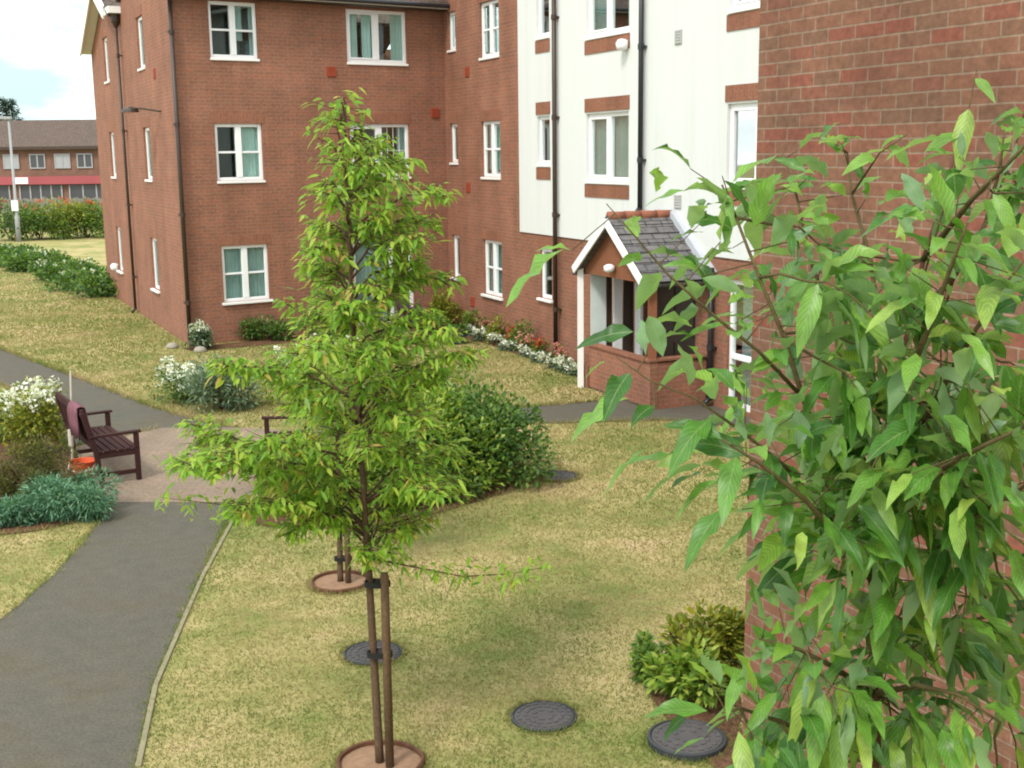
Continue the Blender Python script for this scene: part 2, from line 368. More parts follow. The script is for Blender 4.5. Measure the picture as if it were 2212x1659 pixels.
def tri_mesh(name, V, T, mat, parent=None, smooth=False, uv=None):
    V = np.asarray(V, np.float32); T = np.asarray(T, np.int32)
    off = wloc(parent) if parent is not None else Vector((0, 0, 0))
    V = V - np.array(off, np.float32)
    me = bpy.data.meshes.new(name); me.vertices.add(len(V)); me.vertices.foreach_set('co', V.ravel())
    me.loops.add(T.size); me.loops.foreach_set('vertex_index', T.ravel())
    me.polygons.add(len(T)); me.polygons.foreach_set('loop_start', np.arange(0, T.size, 3, dtype=np.int32))
    try: me.polygons.foreach_set('loop_total', np.full(len(T), 3, np.int32))
    except Exception: pass
    if smooth: me.polygons.foreach_set('use_smooth', np.ones(len(T), bool))
    if uv is not None:
        ul = me.uv_layers.new(name='UVMap'); ul.data.foreach_set('uv', np.asarray(uv, np.float32)[T.ravel()].ravel())
    me.update(calc_edges=True); me.validate()
    me.materials.append(mat)
    o = bpy.data.objects.new(name, me); COL.objects.link(o)
    if parent is not None: o.parent = parent
    return o
def unit(a): return a / (np.linalg.norm(a, axis=-1, keepdims=True) + 1e-9)
def leaf_arrays(P, Dr, Ln, Wd, k=1, droop=.3, fold=.25, twist=1.0):
    """leaves as small folded, drooping blades; one island per leaf"""
    P = np.asarray(P, float); n = len(P); Dr = unit(np.asarray(Dr, float))
    Ln = np.broadcast_to(np.asarray(Ln, float), (n,))[:, None]; Wd = np.broadcast_to(np.asarray(Wd, float), (n,))[:, None]
    up = np.array([0, 0, 1.0]) + twist * rng.normal(0, .45, (n, 3))
    sd = unit(np.cross(Dr, up)); nm = unit(np.cross(sd, Dr))
    st = [0.0] + [(i + 1) / (k + 1) for i in range(k)] + [1.0]
    cols = []
    cv = rng.uniform(.5, 1.4, (n, 1)) * droop
    for t in st:
        c = P + Dr * Ln * (t - .12 * cv * t * t) - np.array([0, 0, 1.0]) * Ln * cv * t * t * .8
        if t in (0.0, 1.0): cols.append(c)
        else:
            w = Wd * .5 * (math.sin(math.pi * t ** .82)) ** .9
            wv = nm * w * .35 * rng.normal(0, 1, (n, 1)) if k > 3 else 0; wu = nm * w * .35 * rng.normal(0, 1, (n, 1)) if k > 3 else 0
            cols += [c + sd * w + nm * w * fold + wv, c, c - sd * w + nm * w * fold + wu]
    nv = len(cols); V = np.stack(cols, 1).reshape(-1, 3)
    T = [(0, 1, 2), (0, 2, 3)]
    for i in range(k - 1):
        a = 1 + 3 * i; b = a + 3
        T += [(a, b, b + 1), (a, b + 1, a + 1), (a + 1, b + 1, b + 2), (a + 1, b + 2, a + 2)]
    a = 1 + 3 * (k - 1); e = nv - 1
    T += [(a, e, a + 1), (a + 1, e, a + 2)]
    T = (np.array(T)[None] + (np.arange(n) * nv)[:, None, None]).reshape(-1, 3)
    return V, T
def leaves(name, P, Dr, Ln, Wd, mat, parent, k=1, droop=.3, fold=.25, smooth=False, twist=1.0):
    V, T = leaf_arrays(P, Dr, Ln, Wd, k, droop, fold, twist); uv = None
    if k > 3:
        one = [(0, 0)] + [(sd, (i + 1) / (k + 1)) for i in range(k) for sd in (1, 0, -1)] + [(0, 1)]
        uv = np.tile(np.array(one), (len(V) // len(one), 1))
    return tri_mesh(name, V, T, mat, parent, smooth, uv)

def lobes(c, rx, ry, h, n, count, up=.35, z0=.06):
    """points spread through an uneven crown made of several lobes; returns points and outward directions"""
    c = np.array([c[0], c[1], c[2] if len(c) > 2 else 0.0], float)
    ang = rng.uniform(0, 2 * math.pi, n); rr = np.sqrt(rng.uniform(0, 1, n)) * .72
    lc = np.stack([rr * np.cos(ang), rr * np.sin(ang), rng.uniform(.25, .72, n) * (1.05 - .5 * rr ** 2)], 1); lr = rng.uniform(.26, .45, n)
    idx = rng.integers(0, n, count)
    d = unit(rng.normal(0, 1, (count, 3))); r = rng.uniform(0, 1, count) ** (1 / 2.6)
    q = lc[idx] + d * (lr[idx] * r)[:, None]
    q[:, 2] = np.abs(q[:, 2] - z0) + z0
    Pp = c + q * np.array([rx, ry, h])
    out = d * np.array([1, 1, .8]) + np.array([0, 0, up])
    return Pp, out
def shrub(name, label, c, rx, ry, h, count, Ln, Wd, mat, cat='shrub', group=None, flower=None, nf=0, fs=.05, n=14, up=.35, k=1, droop=.25, ftop=.55):
    t = empty(name, (c[0], c[1], 0), label, cat, group)
    Pp, o = lobes((c[0], c[1], 0), rx, ry, h, n, count, up)
    o = o + rng.normal(0, .45, o.shape)
    leaves('foliage', Pp, o, Ln * rng.uniform(.7, 1.25, count), Wd * rng.uniform(.75, 1.2, count), mat, t, k, droop)
    b = MB()
    for i in range(7):
        a = 2 * math.pi * i / 7 + .3; e = (c[0] + rx * .5 * math.cos(a), c[1] + ry * .5 * math.sin(a), h * .6)
        b.tube([(c[0] + .03 * math.cos(a), c[1] + .03 * math.sin(a), -.02), ((c[0] + e[0]) / 2, (c[1] + e[1]) / 2, h * .34), e], [.02, .014, .006], 5)
    b.build('stems', M['twig'], t)
    if flower is not None:
        sel = np.argsort(-(Pp[:, 2] + rng.uniform(0, h * ftop, count)))[:nf * 3]; sel = rng.permutation(sel)[:nf]
        base = Pp[sel] + np.array([0, 0, .02])
        pts = np.repeat(base, 6, 0) + rng.normal(0, fs * .3, (nf * 6, 3)); dr = unit(rng.normal(0, 1, (nf * 6, 3)) + np.array([0, 0, .5]))
        leaves('flowers', pts, dr, fs, fs * .8, flower, t, 1, .1)
    return t

# ------------------------------------------------------------------ setting: ground, paths, beds
def inpoly(x, y, poly):
    r = np.zeros(len(x), bool); n = len(poly)
    for i in range(n):
        x1, y1 = poly[i]; x2, y2 = poly[(i + 1) % n]
        c = ((y1 > y) != (y2 > y)) & (x < (x2 - x1) * (y - y1) / (y2 - y1 + 1e-12) + x1); r ^= c
    return r
b = MB(); b.add([(-260, -40, 0), (120, -40, 0), (120, 300, 0), (-260, 300, 0)], [(0, 1, 2, 3)])
tag(b.build('lawn', M['lawn']), kind='structure')
def sheet(name, poly, z, mat):
    b = MB(); n = len(poly); b.add([(p[0], p[1], z) for p in poly], [tuple(range(n))])
    return tag(b.build(name, mat), kind='structure')
def smooth_poly(pts, it=2):
    for _ in range(it):
        q = []
        for i in range(len(pts)):
            a, c = np.array(pts[i]), np.array(pts[(i + 1) % len(pts)]); q += [tuple(a * .75 + c * .25), tuple(a * .25 + c * .75)]
        pts = q
    return pts
PATH = [(-2.28, 5.5), (-2.55, 7.56), (-2.80, 8.86), (-3.04, 11.27), (-3.18, 13.0), (-3.24, 13.9), (-4.74, 13.97), (-4.66, 13.3), (-4.55, 12.4), (-4.5, 11.4), (-4.52, 10.6), (-4.6, 9.6), (-4.72, 8.4), (-4.9, 5.5)]
PAD = [(-4.85, 13.95), (-3.24, 13.88), (-3.0, 14.6), (-3.0, 17.6), (-4.1, 17.9), (-5.25, 17.95), (-6.3, 16.6), (-5.5, 14.9)]
PATH2 = [(-4.1, 17.88), (-5.25, 17.93), (-6.28, 16.75), (-6.75, 17.9), (-7.73, 20.0), (-9.14, 21.6), (-12.5, 24.2), (-20, 28.5), (-20, 32.5), (-12.8, 27.6), (-10.9, 25.9), (-8.29, 22.63), (-5.84, 19.51), (-4.9, 18.5)]
PATH3 = [(0.2, 17.9), (2.35, 18.05), (5.0, 16.6), (5.6, 17.8), (3.1, 19.4), (2.3, 19.9), (0.25, 19.15), (-1.5, 18.9), (-3.1, 18.0), (-3.1, 16.9), (-1.5, 17.6)]
sheet('asphalt_path', PATH, .004, M['asphalt']); sheet('brick_paving', PAD, .008, M['paving'])
sheet('asphalt_path', PATH2, .004, M['asphalt']); sheet('asphalt_path', PATH3, .004, M['asphalt'])
b = MB(); e = [(-2.30, 6.0), (-2.55, 7.56), (-2.80, 8.86), (-3.04, 11.27), (-3.16, 13.2)]
for i in range(1, len(e) - 1):
    p, q = e[i], e[i + 1]; b.bar((p[0] + .03, p[1], .0), (q[0] + .03, q[1], .0), .04, .036)
tag(b.build('path_edging', M['edging'], bevel=.006), kind='structure')
BED = smooth_poly([(-3.05, 13.05), (-2.2, 12.75), (-1.2, 13.0), (-.45, 13.75), (.1, 14.4), (.2, 15.4), (-.4, 16.8), (-2.0, 17.0), (-2.95, 16.6), (-2.95, 14.4)])
LBED = smooth_poly([(-4.75, 13.9), (-4.85, 13.1), (-5.6, 12.6), (-7.5, 12.9), (-9, 14.5), (-8.5, 17.5), (-7.2, 18.2), (-6.2, 16.8), (-5.5, 15.2)])
ABED = [(-7.0, 25.7), (-1.35, 29.45), (.25, 25.85), (1.05, 24.1), (1.85, 22.2), (1.2, 21.75), (.3, 23.9), (-.5, 25.7), (-1.9, 28.0), (-6.6, 25.2)]
RBED = smooth_poly([(1.45, 7.7), (3.1, 4.0), (2.5, 3.6), (1.5, 6.9), (1.12, 7.95), (.98, 8.6), (1.0, 9.1), (1.3, 9.4), (1.75, 8.6)])
for p in (BED, LBED, ABED, RBED): sheet('flower_bed', p, .012, M['soil'])

# grass blades over the nearer lawn
def grass():
    n = 420000
    u = rng.uniform(0, 1, n); y = 6.3 * (46 / 6.3) ** u          # denser close by
    x = rng.uniform(-1, 1, n) * (y * .43 + .4)
    keep = np.ones(n, bool)
    for p in (PATH, PAD, PATH2, PATH3, BED, LBED, ABED, RBED): keep &= ~inpoly(x, y, p)
    for (mx, my, mr) in MANH: keep &= (x - mx) ** 2 + (y - my) ** 2 > (mr + .01) ** 2
    for (mx, my, mr) in RINGS: keep &= (x - mx) ** 2 + (y - my) ** 2 > mr ** 2
    # nothing grows inside the building
    keep &= ~inpoly(x, y, FOOT)
    x, y = x[keep], y[keep]; n0 = len(x)
    ex, ey = [], []                                        # ragged tufts along every edge
    for poly, skip in ((PATH, (5,)), (PATH2, (0,)), (PATH3, ()), (BED, ()), (LBED, ()), (RBED, ())):
        for i in range(len(poly)):
            if i in skip: continue
            p, q = np.array(poly[i]), np.array(poly[(i + 1) % len(poly)]); ln = np.linalg.norm(q - p); m = int(ln * 130)
            if m < 1 or max(p[1], q[1]) > 30: continue
            nn = np.array([q[1] - p[1], p[0] - q[0]]) / ln; t = rng.uniform(0, 1, m)[:, None]; w = p + (q - p) * t + nn * rng.normal(0, .022, (m, 1)) * (1 + np.sin(t * ln * 9) * .8)
            ex += list(w[:, 0]); ey += list(w[:, 1])
    for (mx, my, mr) in MANH + RINGS:
        a = rng.uniform(0, 2 * math.pi, 420); rr = mr + .012 + np.abs(rng.normal(0, .018, 420)); ex += list(mx + rr * np.cos(a)); ey += list(my + rr * np.sin(a))
    x = np.concatenate([x, ex]); y = np.concatenate([y, ey]); ok = ~inpoly(x, y, PAD); n0 = int(ok[:n0].sum()); x, y = x[ok], y[ok]; n = len(x)
    h = rng.uniform(.012, .032, n) * np.clip(y / 12, .8, 1.8) * np.where(np.arange(n) < n0, 1.0, 1.9); w = .0042 * np.clip(y / 8, 1, 5)
    a = rng.uniform(0, 2 * math.pi, n); lean = rng.normal(0, .7, (n, 2)) * h[:, None]
    A = np.stack([x - np.cos(a) * w, y - np.sin(a) * w, np.zeros(n)], 1); B = np.stack([x + np.cos(a) * w, y + np.sin(a) * w, np.zeros(n)], 1)
    C = np.stack([x + lean[:, 0], y + lean[:, 1], h], 1)
    V = np.stack([A, B, C], 1).reshape(-1, 3); T = np.arange(3 * n).reshape(-1, 3)
    fld = np.sin(x * 1.1 + 1.3 * np.sin(y * .7)) * np.sin(y * .9 + 1.1 * np.sin(x * .8)) + .6 * np.sin(x * 2.7 + y * 1.9) * np.sin(y * 2.3 - x)
    fld += np.clip(1.3 - (y - 6.3) * .33, -.4, 1.3) + np.clip((y - 16) * .12, 0, 1.1) * (x < -5.5) + .5 * np.exp(-((y - 22.5) / 3) ** 2) * (x > -4)
    for i in range(1, len(PATH) // 2 + 4):
        p, q = np.array(PATH[i - 1]), np.array(PATH[i]); d = q - p; tt = np.clip(((x - p[0]) * d[0] + (y - p[1]) * d[1]) / (d @ d), 0, 1)
        fld = np.maximum(fld, 2.4 - 6 * np.hypot(x - p[0] - tt * d[0], y - p[1] - tt * d[1]))
    for (mx, my, mr) in MANH: fld += 1.6 * np.exp(-((np.hypot(x - mx, y - my) - mr) / .22) ** 2)
    green = rng.uniform(0, 1, n) < np.clip(.10 + .30 * fld, .03, .88)
    o = tri_mesh('lawn_grass', V, T, M['grass']); o.data.materials.append(M['grass_green']); o.data.polygons.foreach_set('material_index', green.astype(np.int32))
    tag(o, kind='stuff', label='dry straw and green grass of the mown lawn', cat='grass')
MANH = [(-1.16, 9.41, .24), (.20, 8.23, .24), (1.17, 7.82, .27), (.56, 14.87, .25)]
RINGS = [(-.91, 7.56, .29), (-1.65, 11.09, .28)]
FOOT = [(-6.89, 26.0), (-1.49, 29.6), (5.2, 14.5), (16, 18), (2, 50), (-12.1, 36.8)]
grass()

# ------------------------------------------------------------------ apartment building
class Fr:      # a facade: origin, direction along it, outward normal
    def __init__(s, o, d, flip=1):
        s.o = np.array(o, float); s.d = np.array(d, float) / np.linalg.norm(d); s.n = np.array([s.d[1], -s.d[0]]) * flip
    def p(s, a, z, n=0.0):
        q = s.o + s.d * a + s.n * n; return (q[0], q[1], z)
    def box(s, mb, a0, a1, z0, z1, n0, n1):
        c = s.p((a0 + a1) / 2, (z0 + z1) / 2, (n0 + n1) / 2)
        return mb.box(c, (*(s.d * (a1 - a0) / 2), 0), (*(s.n * (n1 - n0) / 2), 0), (0, 0, (z1 - z0) / 2))
OA, IC = (-6.89, 26.0), (-1.49, 29.6)
fA = Fr(OA, (5.4, 3.6)); fB = Fr(IC, (4.95, -11.1)); fR = Fr(OA, (-5.11, 10.6), -1)
LA = 6.49; LB = 16.5; LR = 12.0
def wall_grid(mb, f, s0, s1, z0, z1, holes, n=0.0, reveal=.13):
    ss = sorted({s0, s1} | {h[0] for h in holes} | {h[1] for h in holes}); zz = sorted({z0, z1} | {h[2] for h in holes} | {h[3] for h in holes})
    for i in range(len(ss) - 1):
        for j in range(len(zz) - 1):
            cs, cz = (ss[i] + ss[i + 1]) / 2, (zz[j] + zz[j + 1]) / 2
            if any(h[0] < cs < h[1] and h[2] < cz < h[3] for h in holes): continue
            mb.add([f.p(ss[i], zz[j], n), f.p(ss[i + 1], zz[j], n), f.p(ss[i + 1], zz[j + 1], n), f.p(ss[i], zz[j + 1], n)], [(0, 1, 2, 3)])
    for a, c, d, e in holes:
        m = n - reveal
        for (p, q, r, t) in (((a, d), (a, e), 0, 0), ((c, e), (c, d), 0, 0), ((a, e), (c, e), 0, 0), ((c, d), (a, d), 0, 0)):
            mb.add([f.p(p[0], p[1], n), f.p(q[0], q[1], n), f.p(q[0], q[1], m), f.p(p[0], p[1], m)], [(0, 1, 2, 3)])
bld = empty('apartment_building', (-1.49, 29.6, 0), 'three storey red brick apartment block with white rendered wing behind the porch', 'building')
HEADS = (2.09, 4.67, 7.17); SILLS = (.87, 3.47, 6.02)
hA = [(.82, 1.88, SILLS[i], HEADS[i]) for i in range(3)] + [(3.98, 5.50, SILLS[i], HEADS[i]) for i in (1, 2)] + [(3.95, 5.52, .06, 2.07)]
hBn = [(.27, .74, 1.08, 2.09), (.27, .74, 3.78, 4.67), (.27, .74, 6.33, 7.17)]
hBw = [(2.16, 3.20, SILLS[i], HEADS[i]) for i in range(3)]
hB2l = [(5.12, 5.68, 1.08, 2.09)]
hB2 = [(5.12, 5.68, 3.76, 4.69), (5.12, 5.68, 6.2, 7.2)]
hB3 = [(7.22, 8.79, SILLS[i], HEADS[i]) for i in (1, 2)]
hB4 = [(11.78, 13.3, SILLS[i], HEADS[i]) for i in (1, 2)]
hD2 = [(11.85, 12.75, .06, 2.05)]
hPd = [(9.6, 10.95, .06, 2.03)]
hR = [(3.25, 4.1, SILLS[i], HEADS[i]) for i in range(3)] + [(8.8, 9.6, SILLS[i], HEADS[i]) for i in range(3)]
b = MB()
wall_grid(b, fA, 0, LA, -.3, 7.3, hA)
wall_grid(b, fR, 0, LR, -.3, 7.3, hR)
b.add([fR.p(0, 7.3), fR.p(LR, 7.3), fR.p(LR, 7.12), fR.p(8.9, 8.55), fR.p(6.4, 7.5), fR.p(3.2, 9.9)], [(0, 1, 3, 4, 5)])
wall_grid(b, fB, 0, 4.22, -.3, 8.1, hBn + hBw)
wall_grid(b, fB, 4.22, LB, -.3, 2.37, hB2l + hD2 + hPd)
# rear and end walls close the shell
bk1 = fB.p(LB, 0, -10); bk2 = fR.p(LR, 0, -16)
for p, q in ((fB.p(LB, 0), bk1), (bk1, bk2), (bk2, fR.p(LR, 0))):
    b.add([(p[0], p[1], -.3), (q[0], q[1], -.3), (q[0], q[1], 8.1 if q is bk1 or p is bk1 else 7.3), (p[0], p[1], 8.1 if p is bk1 or q is bk1 else 7.3)], [(0, 1, 2, 3)])
b.build('wall', M['brick'], bld)
b = MB(); wall_grid(b, fB, 4.22, LB, 2.37, 8.1, hB2 + hB3 + hB4, .03, .16)
b.add([fB.p(4.22, 2.37, 0), fB.p(4.22, 2.37, .03), fB.p(4.22, 8.1, .03), fB.p(4.22, 8.1, 0)], [(0, 1, 2, 3)])
b.add([fB.p(4.22, 2.37, 0), fB.p(LB, 2.37, 0), fB.p(LB, 2.37, .03), fB.p(4.22, 2.37, .03)], [(0, 1, 2, 3)])
b.build('white_render', M['render'], bld)
# inner rooms behind the glass
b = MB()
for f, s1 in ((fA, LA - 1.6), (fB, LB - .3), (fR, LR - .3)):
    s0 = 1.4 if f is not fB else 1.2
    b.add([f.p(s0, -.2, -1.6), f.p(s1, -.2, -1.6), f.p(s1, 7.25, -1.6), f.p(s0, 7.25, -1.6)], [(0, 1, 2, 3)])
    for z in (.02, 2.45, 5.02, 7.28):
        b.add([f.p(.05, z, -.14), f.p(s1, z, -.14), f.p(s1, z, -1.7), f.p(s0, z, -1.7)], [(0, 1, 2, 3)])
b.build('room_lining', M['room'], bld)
# roofs
b = MB(); 
ovA = [fA.p(-.14, 7.28, .35), fA.p(LA, 7.28, .35), fA.p(LA, 10.0, -3.2), fA.p(-.14, 10.0, -3.2)]
b.add(ovA, [(0, 1, 2, 3)]); b.add([fA.p(-.14, 10.0, -3.2), fA.p(LA, 10.0, -3.2), fA.p(LA, 7.75, -6.1), fA.p(.75, 7.75, -6.1)], [(0, 1, 2, 3)])
b.add([fB.p(-2, 8.08, .35), fB.p(LB + .3, 8.08, .35), fB.p(LB + .3, 11.5, -5), fB.p(-2, 11.5, -5)], [(0, 1, 2, 3)])
b.add([fB.p(-2, 11.5, -5), fB.p(LB + .3, 11.5, -5), fB.p(LB + .3, 8.08, -10.3), fB.p(-2, 8.08, -10.3)], [(0, 1, 2, 3)])
b.add([fR.p(6.35, 7.5, .3), fR.p(8.9, 8.62, .3), fR.p(8.9, 8.62, -9), fR.p(6.35, 7.5, -9)], [(0, 1, 2, 3)])
b.add([fR.p(8.9, 8.62, .3), fR.p(12.05, 7.19, .3), fR.p(12.05, 7.19, -9), fR.p(8.9, 8.62, -9)], [(0, 1, 2, 3)])
o = b.build('roof', M['roof'], bld); sm = o.modifiers.new('thick', 'SOLIDIFY'); sm.thickness = .08; sm.offset = 1
b = MB(); fA.box(b, -.3, LA, 7.24, 7.32, .30, .345); fB.box(b, 0, LB, 8.0, 8.1, .3, .345)
b.build('fascia', M['white'], bld)
b = MB(); fA.box(b, -.3, LA - .02, 7.215, 7.238, .0, .30); b.build('soffit', M['pipe'], bld)
b = MB(); b.tube([fA.p(-.3, 7.30, .40), fA.p(LA, 7.30, .40)], .05, 10); b.build('gutter', M['blackpipe'], bld)
b = MB(); b.bar(fR.p(12.0, 7.02, .31), fR.p(8.9, 8.44, .31), .04, .34); b.bar(fR.p(8.9, 8.44, .31), fR.p(6.9, 7.58, .31), .04, .34)
b.add([fR.p(12.05, 6.93, 0), fR.p(8.9, 8.36, 0), fR.p(8.9, 8.36, .29), fR.p(12.05, 6.93, .29)], [(0, 1, 2, 3)])
b.build('bargeboard', M['white'], bld)
b = MB(); fR.box(b, 6.15, 7.0, 7.5, 7.66, 0, .3); b.build('eaves_box', M['white'], bld)
b = MB(); b.lathe(fR.p(6.42, 7.18, .1), [(.05, 0), (.12, .14), (.13, .3)], 12); b.build('rain_hopper', M['pipe'], bld)
def pipe(f, s, z0, z1, n=.08, mat='pipe', r=.035):
    b = MB(); b.tube([f.p(s, z0 + .1, n), f.p(s, z1, n)], r, 10); b.tube([f.p(s, z0 + .14, n), f.p(s, z0 + .02, n + .1)], r, 10)
    o = b.build('drainpipe', M[mat], bld, smooth=True)
    for z in np.arange(z0 + .9, z1, 1.85):
        c = MB(); c.tube([f.p(s, z, n), f.p(s, z + .09, n)], r * 1.28, 10); f.box(c, s - .07, s + .07, z + .03, z + .06, .003, n)
        c.build('pipe_collar', M[mat], o)
pipe(fA, -.02, 0, 7.25, .09, r=.045); pipe(fR, 6.42, 0, 7.2, .1); pipe(fB, 6.05, 0, 8.0, .11, r=.045); pipe(fB, 9.33, 2.9, 8.0, .11, 'blackpipe', .045)
b = MB(); b.tube([fA.p(-.02, 7.22, .09), fA.p(-.02, 7.29, .36)], .04, 8); b.build('downpipe_bend', M['pipe'], bld)
pipe(fB, 11.52, 0, 2.2, .09, 'blackpipe', .045)

def window(f, s0, s1, z0, z1, kind='two', curt=None, n=0.0, sill=True, lintel='soldier', part='window'):
    fb = MB(); a, c = n - .125, n - .055; t = .072
    fb_ = lambda *k: f.box(fb, *k, a, c)
    fb_(s0, s0 + t, z0, z1); fb_(s1 - t, s1, z0, z1); fb_(s0 + t, s1 - t, z0, z0 + t); fb_(s0 + t, s1 - t, z1 - t, z1)
    mid = (s0 + s1) / 2; zm = z0 + (z1 - z0) * .50
    if kind != 'one': f.box(fb, mid - .066, mid + .066, z0 + t, z1 - t, a, c + .012)
    if kind == 'cross':
        for p, q in ((s0 + t, mid - .055), (mid + .055, s1 - t)): f.box(fb, p, q, zm - .022, zm + .022, a + .01, c - .004)
    if kind == 'bars':
        for q in (.3, .5, .7): f.box(fb, mid + (s1 - mid) * q - .006, mid + (s1 - mid) * q + .006, z0 + t, z1 - t, a + .02, c - .025)
        f.box(fb, mid + .055, s1 - t, zm - .006, zm + .006, a + .02, c - .025)
    if kind in ('two', 'bars'):       # opening sash, a second slimmer frame inside the left light
        for p, q in ((s0 + t, mid - .055),):
            f.box(fb, p, p + .035, z0 + t, z1 - t, a + .02, c + .015); f.box(fb, q - .035, q, z0 + t, z1 - t, a + .02, c + .015)
            f.box(fb, p + .035, q - .035, z0 + t, z0 + t + .035, a + .02, c + .015); f.box(fb, p + .035, q - .035, z1 - t - .035, z1 - t, a + .02, c + .015)
    w = fb.build(part, M['upvc'], bld, bevel=.006)
    pb = MB(); f.box(pb, s0 + t * .7, s1 - t * .7, z0 + t * .7, z1 - t * .7, n - .092, n - .084); pb.build('pane', M['glass'], w)
    if sill:
        sb = MB(); e_ = .05 if z0 < 2 else .015; f.box(sb, s0 - e_, s1 + e_, z0 - .055, z0 - .002, n - .10, n + (.065 if z0 < 2 else .035)); sb.build('sill', M['white'], w, bevel=.008)
    if lintel:
        lb = MB(); f.box(lb, s0 - .08, s1 + .08, z1 + .003, z1 + .225, n - .02, n + .006); lb.build('lintel', M[lintel], w)
    if curt:
        cb = MB()
        for (p, q, zt, mt) in curt:
            u0, u1 = s0 + (s1 - s0) * p, s0 + (s1 - s0) * q; nn = max(6, int((u1 - u0) / .025)); vs = []; fs = []
            for i in range(nn + 1):
                u = u0 + (u1 - u0) * i / nn; k = n - .17 + .02 * math.sin(i * 1.9) + .01 * math.sin(i * .7)
                vs += [f.p(u, z0 + .03 + (z1 - z0) * zt, k), f.p(u, z1 - .03, k)]
            fs = [(2 * i, 2 * i + 2, 2 * i + 3, 2 * i + 1) for i in range(nn)]
            cb.add(vs, fs)
        cb.build('curtain', M[curt[0][3]], w, smooth=True)
    return w
N_, T_ = 'curtain', 'curtain_teal'
window(fA, *hA[0], 'cross', [(.05, .95, 0, T_)]); window(fA, *hA[1], 'cross', [(.54, .97, 0, N_)]); window(fA, *hA[2], 'cross', [(.6, .75, .3, T_), (.88, .97, 0, T_)])
window(fA, *hA[3], 'bars', [(.84, .97, 0, T_)])
window(fA, *hA[4], 'two', [(.04, .22, 0, N_), (.3, .46, 0, T_), (.78, .97, 0, N_)])
for i, h in enumerate(hBn): window(fB, *h, 'one', [(.1, .9, .3, T_)] if i == 2 else None)
window(fB, *hBw[0], 'cross', [(.05, .95, .0, T_)]); window(fB, *hBw[1], 'cross', [(.1, .9, .1, N_)]); window(fB, *hBw[2], 'cross', [(.05, .5, 0, T_)])
window(fB, *hB2l[0], 'one', None)
for h in hB2: window(fB, *h, 'one', None, .03, True, None)
window(fB, *hB3[0], 'two', [(.04, .96, 0, N_)], .03, True, None); window(fB, *hB3[1], 'two', [(.04, .48, 0, T_), (.8, .97, 0, N_)], .03, True, None)
window(fB, *hB4[0], 'two', None, .03, True, None); window(fB, *hB4[1], 'two', [(.04, .9, 0, N_)], .03, True, None)
for i, h in enumerate(hR): window(fR, *h, 'one', None)
for (a, c, d, e) in hB2 + hB3 + hB4:      # brick aprons above and below the openings in the render
    b = MB(); fB.box(b, a - .05, c + .03, e + .03, e + .27, .02, .045); b.build('brick_lintel', M['soldier'], bld)
    b = MB(); fB.box(b, a - .05, c + .03, d - .30, d - .065, .02, .045); b.build('brick_apron', M['soldier'], bld)
def door(f, s0, s1, z0, z1, mid=.86, split=None, curt=None):
    fb = MB(); a, c = -.115, -.045; t = .07
    f.box(fb, s0, s0 + t, z0, z1, a, c); f.box(fb, s1 - t, s1, z0, z1, a, c); f.box(fb, s0 + t, s1 - t, z1 - t, z1, a, c); f.box(fb, s0 + t, s1 - t, z0, z0 + .09, a, c)
    e = split if split else s1 - t
    f.box(fb, s0 + t, e, z0 + mid - .04, z0 + mid + .04, a, c + .01)
    if split: f.box(fb, split, split + .07, z0 + .09, z1 - t, a, c + .005)
    w = fb.build('door', M['upvc'], bld, bevel=.006)
    pb = MB(); f.box(pb, s0 + .05, e + .01, z0 + .07, z1 - .05, -.092, -.084); pb.build('pane', M['glass'], w)
    hb = MB(); f.box(hb, e - .1, e - .07, z0 + 1.0, z0 + 1.14, c + .01, c + .045); hb.build('handle', M['greymetal'], w)
    if split:       # second leaf swung open into the room
        ob = MB(); p0 = f.p(s1 - t, 0, -.12); q0 = f.p(s1 - .22, 0, -.78)
        ob.bar((p0[0], p0[1], z0 + .12), (q0[0], q0[1], z0 + .12), .045, .1); ob.bar((p0[0], p0[1], z1 - .12), (q0[0], q0[1], z1 - .12), .045, .1)
        ob.bar((q0[0], q0[1], z0 + .07), (q0[0], q0[1], z1 - .07), .045, .08); ob.build('open_leaf', M['upvc'], w)
    if curt:
        cb = MB(); vs = []; u0, u1 = s0 + .1, e - .02; nn = 26
        for i in range(nn + 1):
            u = u0 + (u1 - u0) * i / nn; k = -.22 + .025 * math.sin(i * 1.9); vs += [f.p(u, z0 + .05, k), f.p(u, z1 - .1, k)]
        cb.add(vs, [(2 * i, 2 * i + 2, 2 * i + 3, 2 * i + 1) for i in range(nn)]); cb.build('curtain', M[curt], w, smooth=True)
    return w
door(fA, *hA[5], split=4.92, curt=T_); door(fB, *hD2[0], mid=.8, curt=T_); 
def small(name, f, s, z, w, h, mat, n=0.0, d=.02, slats=0):
    b = MB(); f.box(b, s - w / 2, s + w / 2, z - h / 2, z + h / 2, n + .002, n + d)
    for i in range(slats): f.box(b, s - w / 2 + .02, s + w / 2 - .02, z - h / 2 + (i + .3) * h / slats, z - h / 2 + (i + .65) * h / slats, n + d, n + d + .008)
    b.build(name, M[mat], bld, bevel=.003)
for f, s, z in ((fA, 3.57, 5.80), (fA, 6.2, 4.92), (fA, 6.14, 2.30), (fB, 1.42, 5.78), (fB, 1.36, 3.22), (fB, 1.5, .62), (fR, 2.1, 5.8)): small('air_vent', f, s, z, .23, .22, 'vent', slats=5)
for s, z in ((10.38, 5.76), (10.42, 3.18)): small('air_vent', fB, s, z, .2, .22, 'greyvent', .03, slats=5)
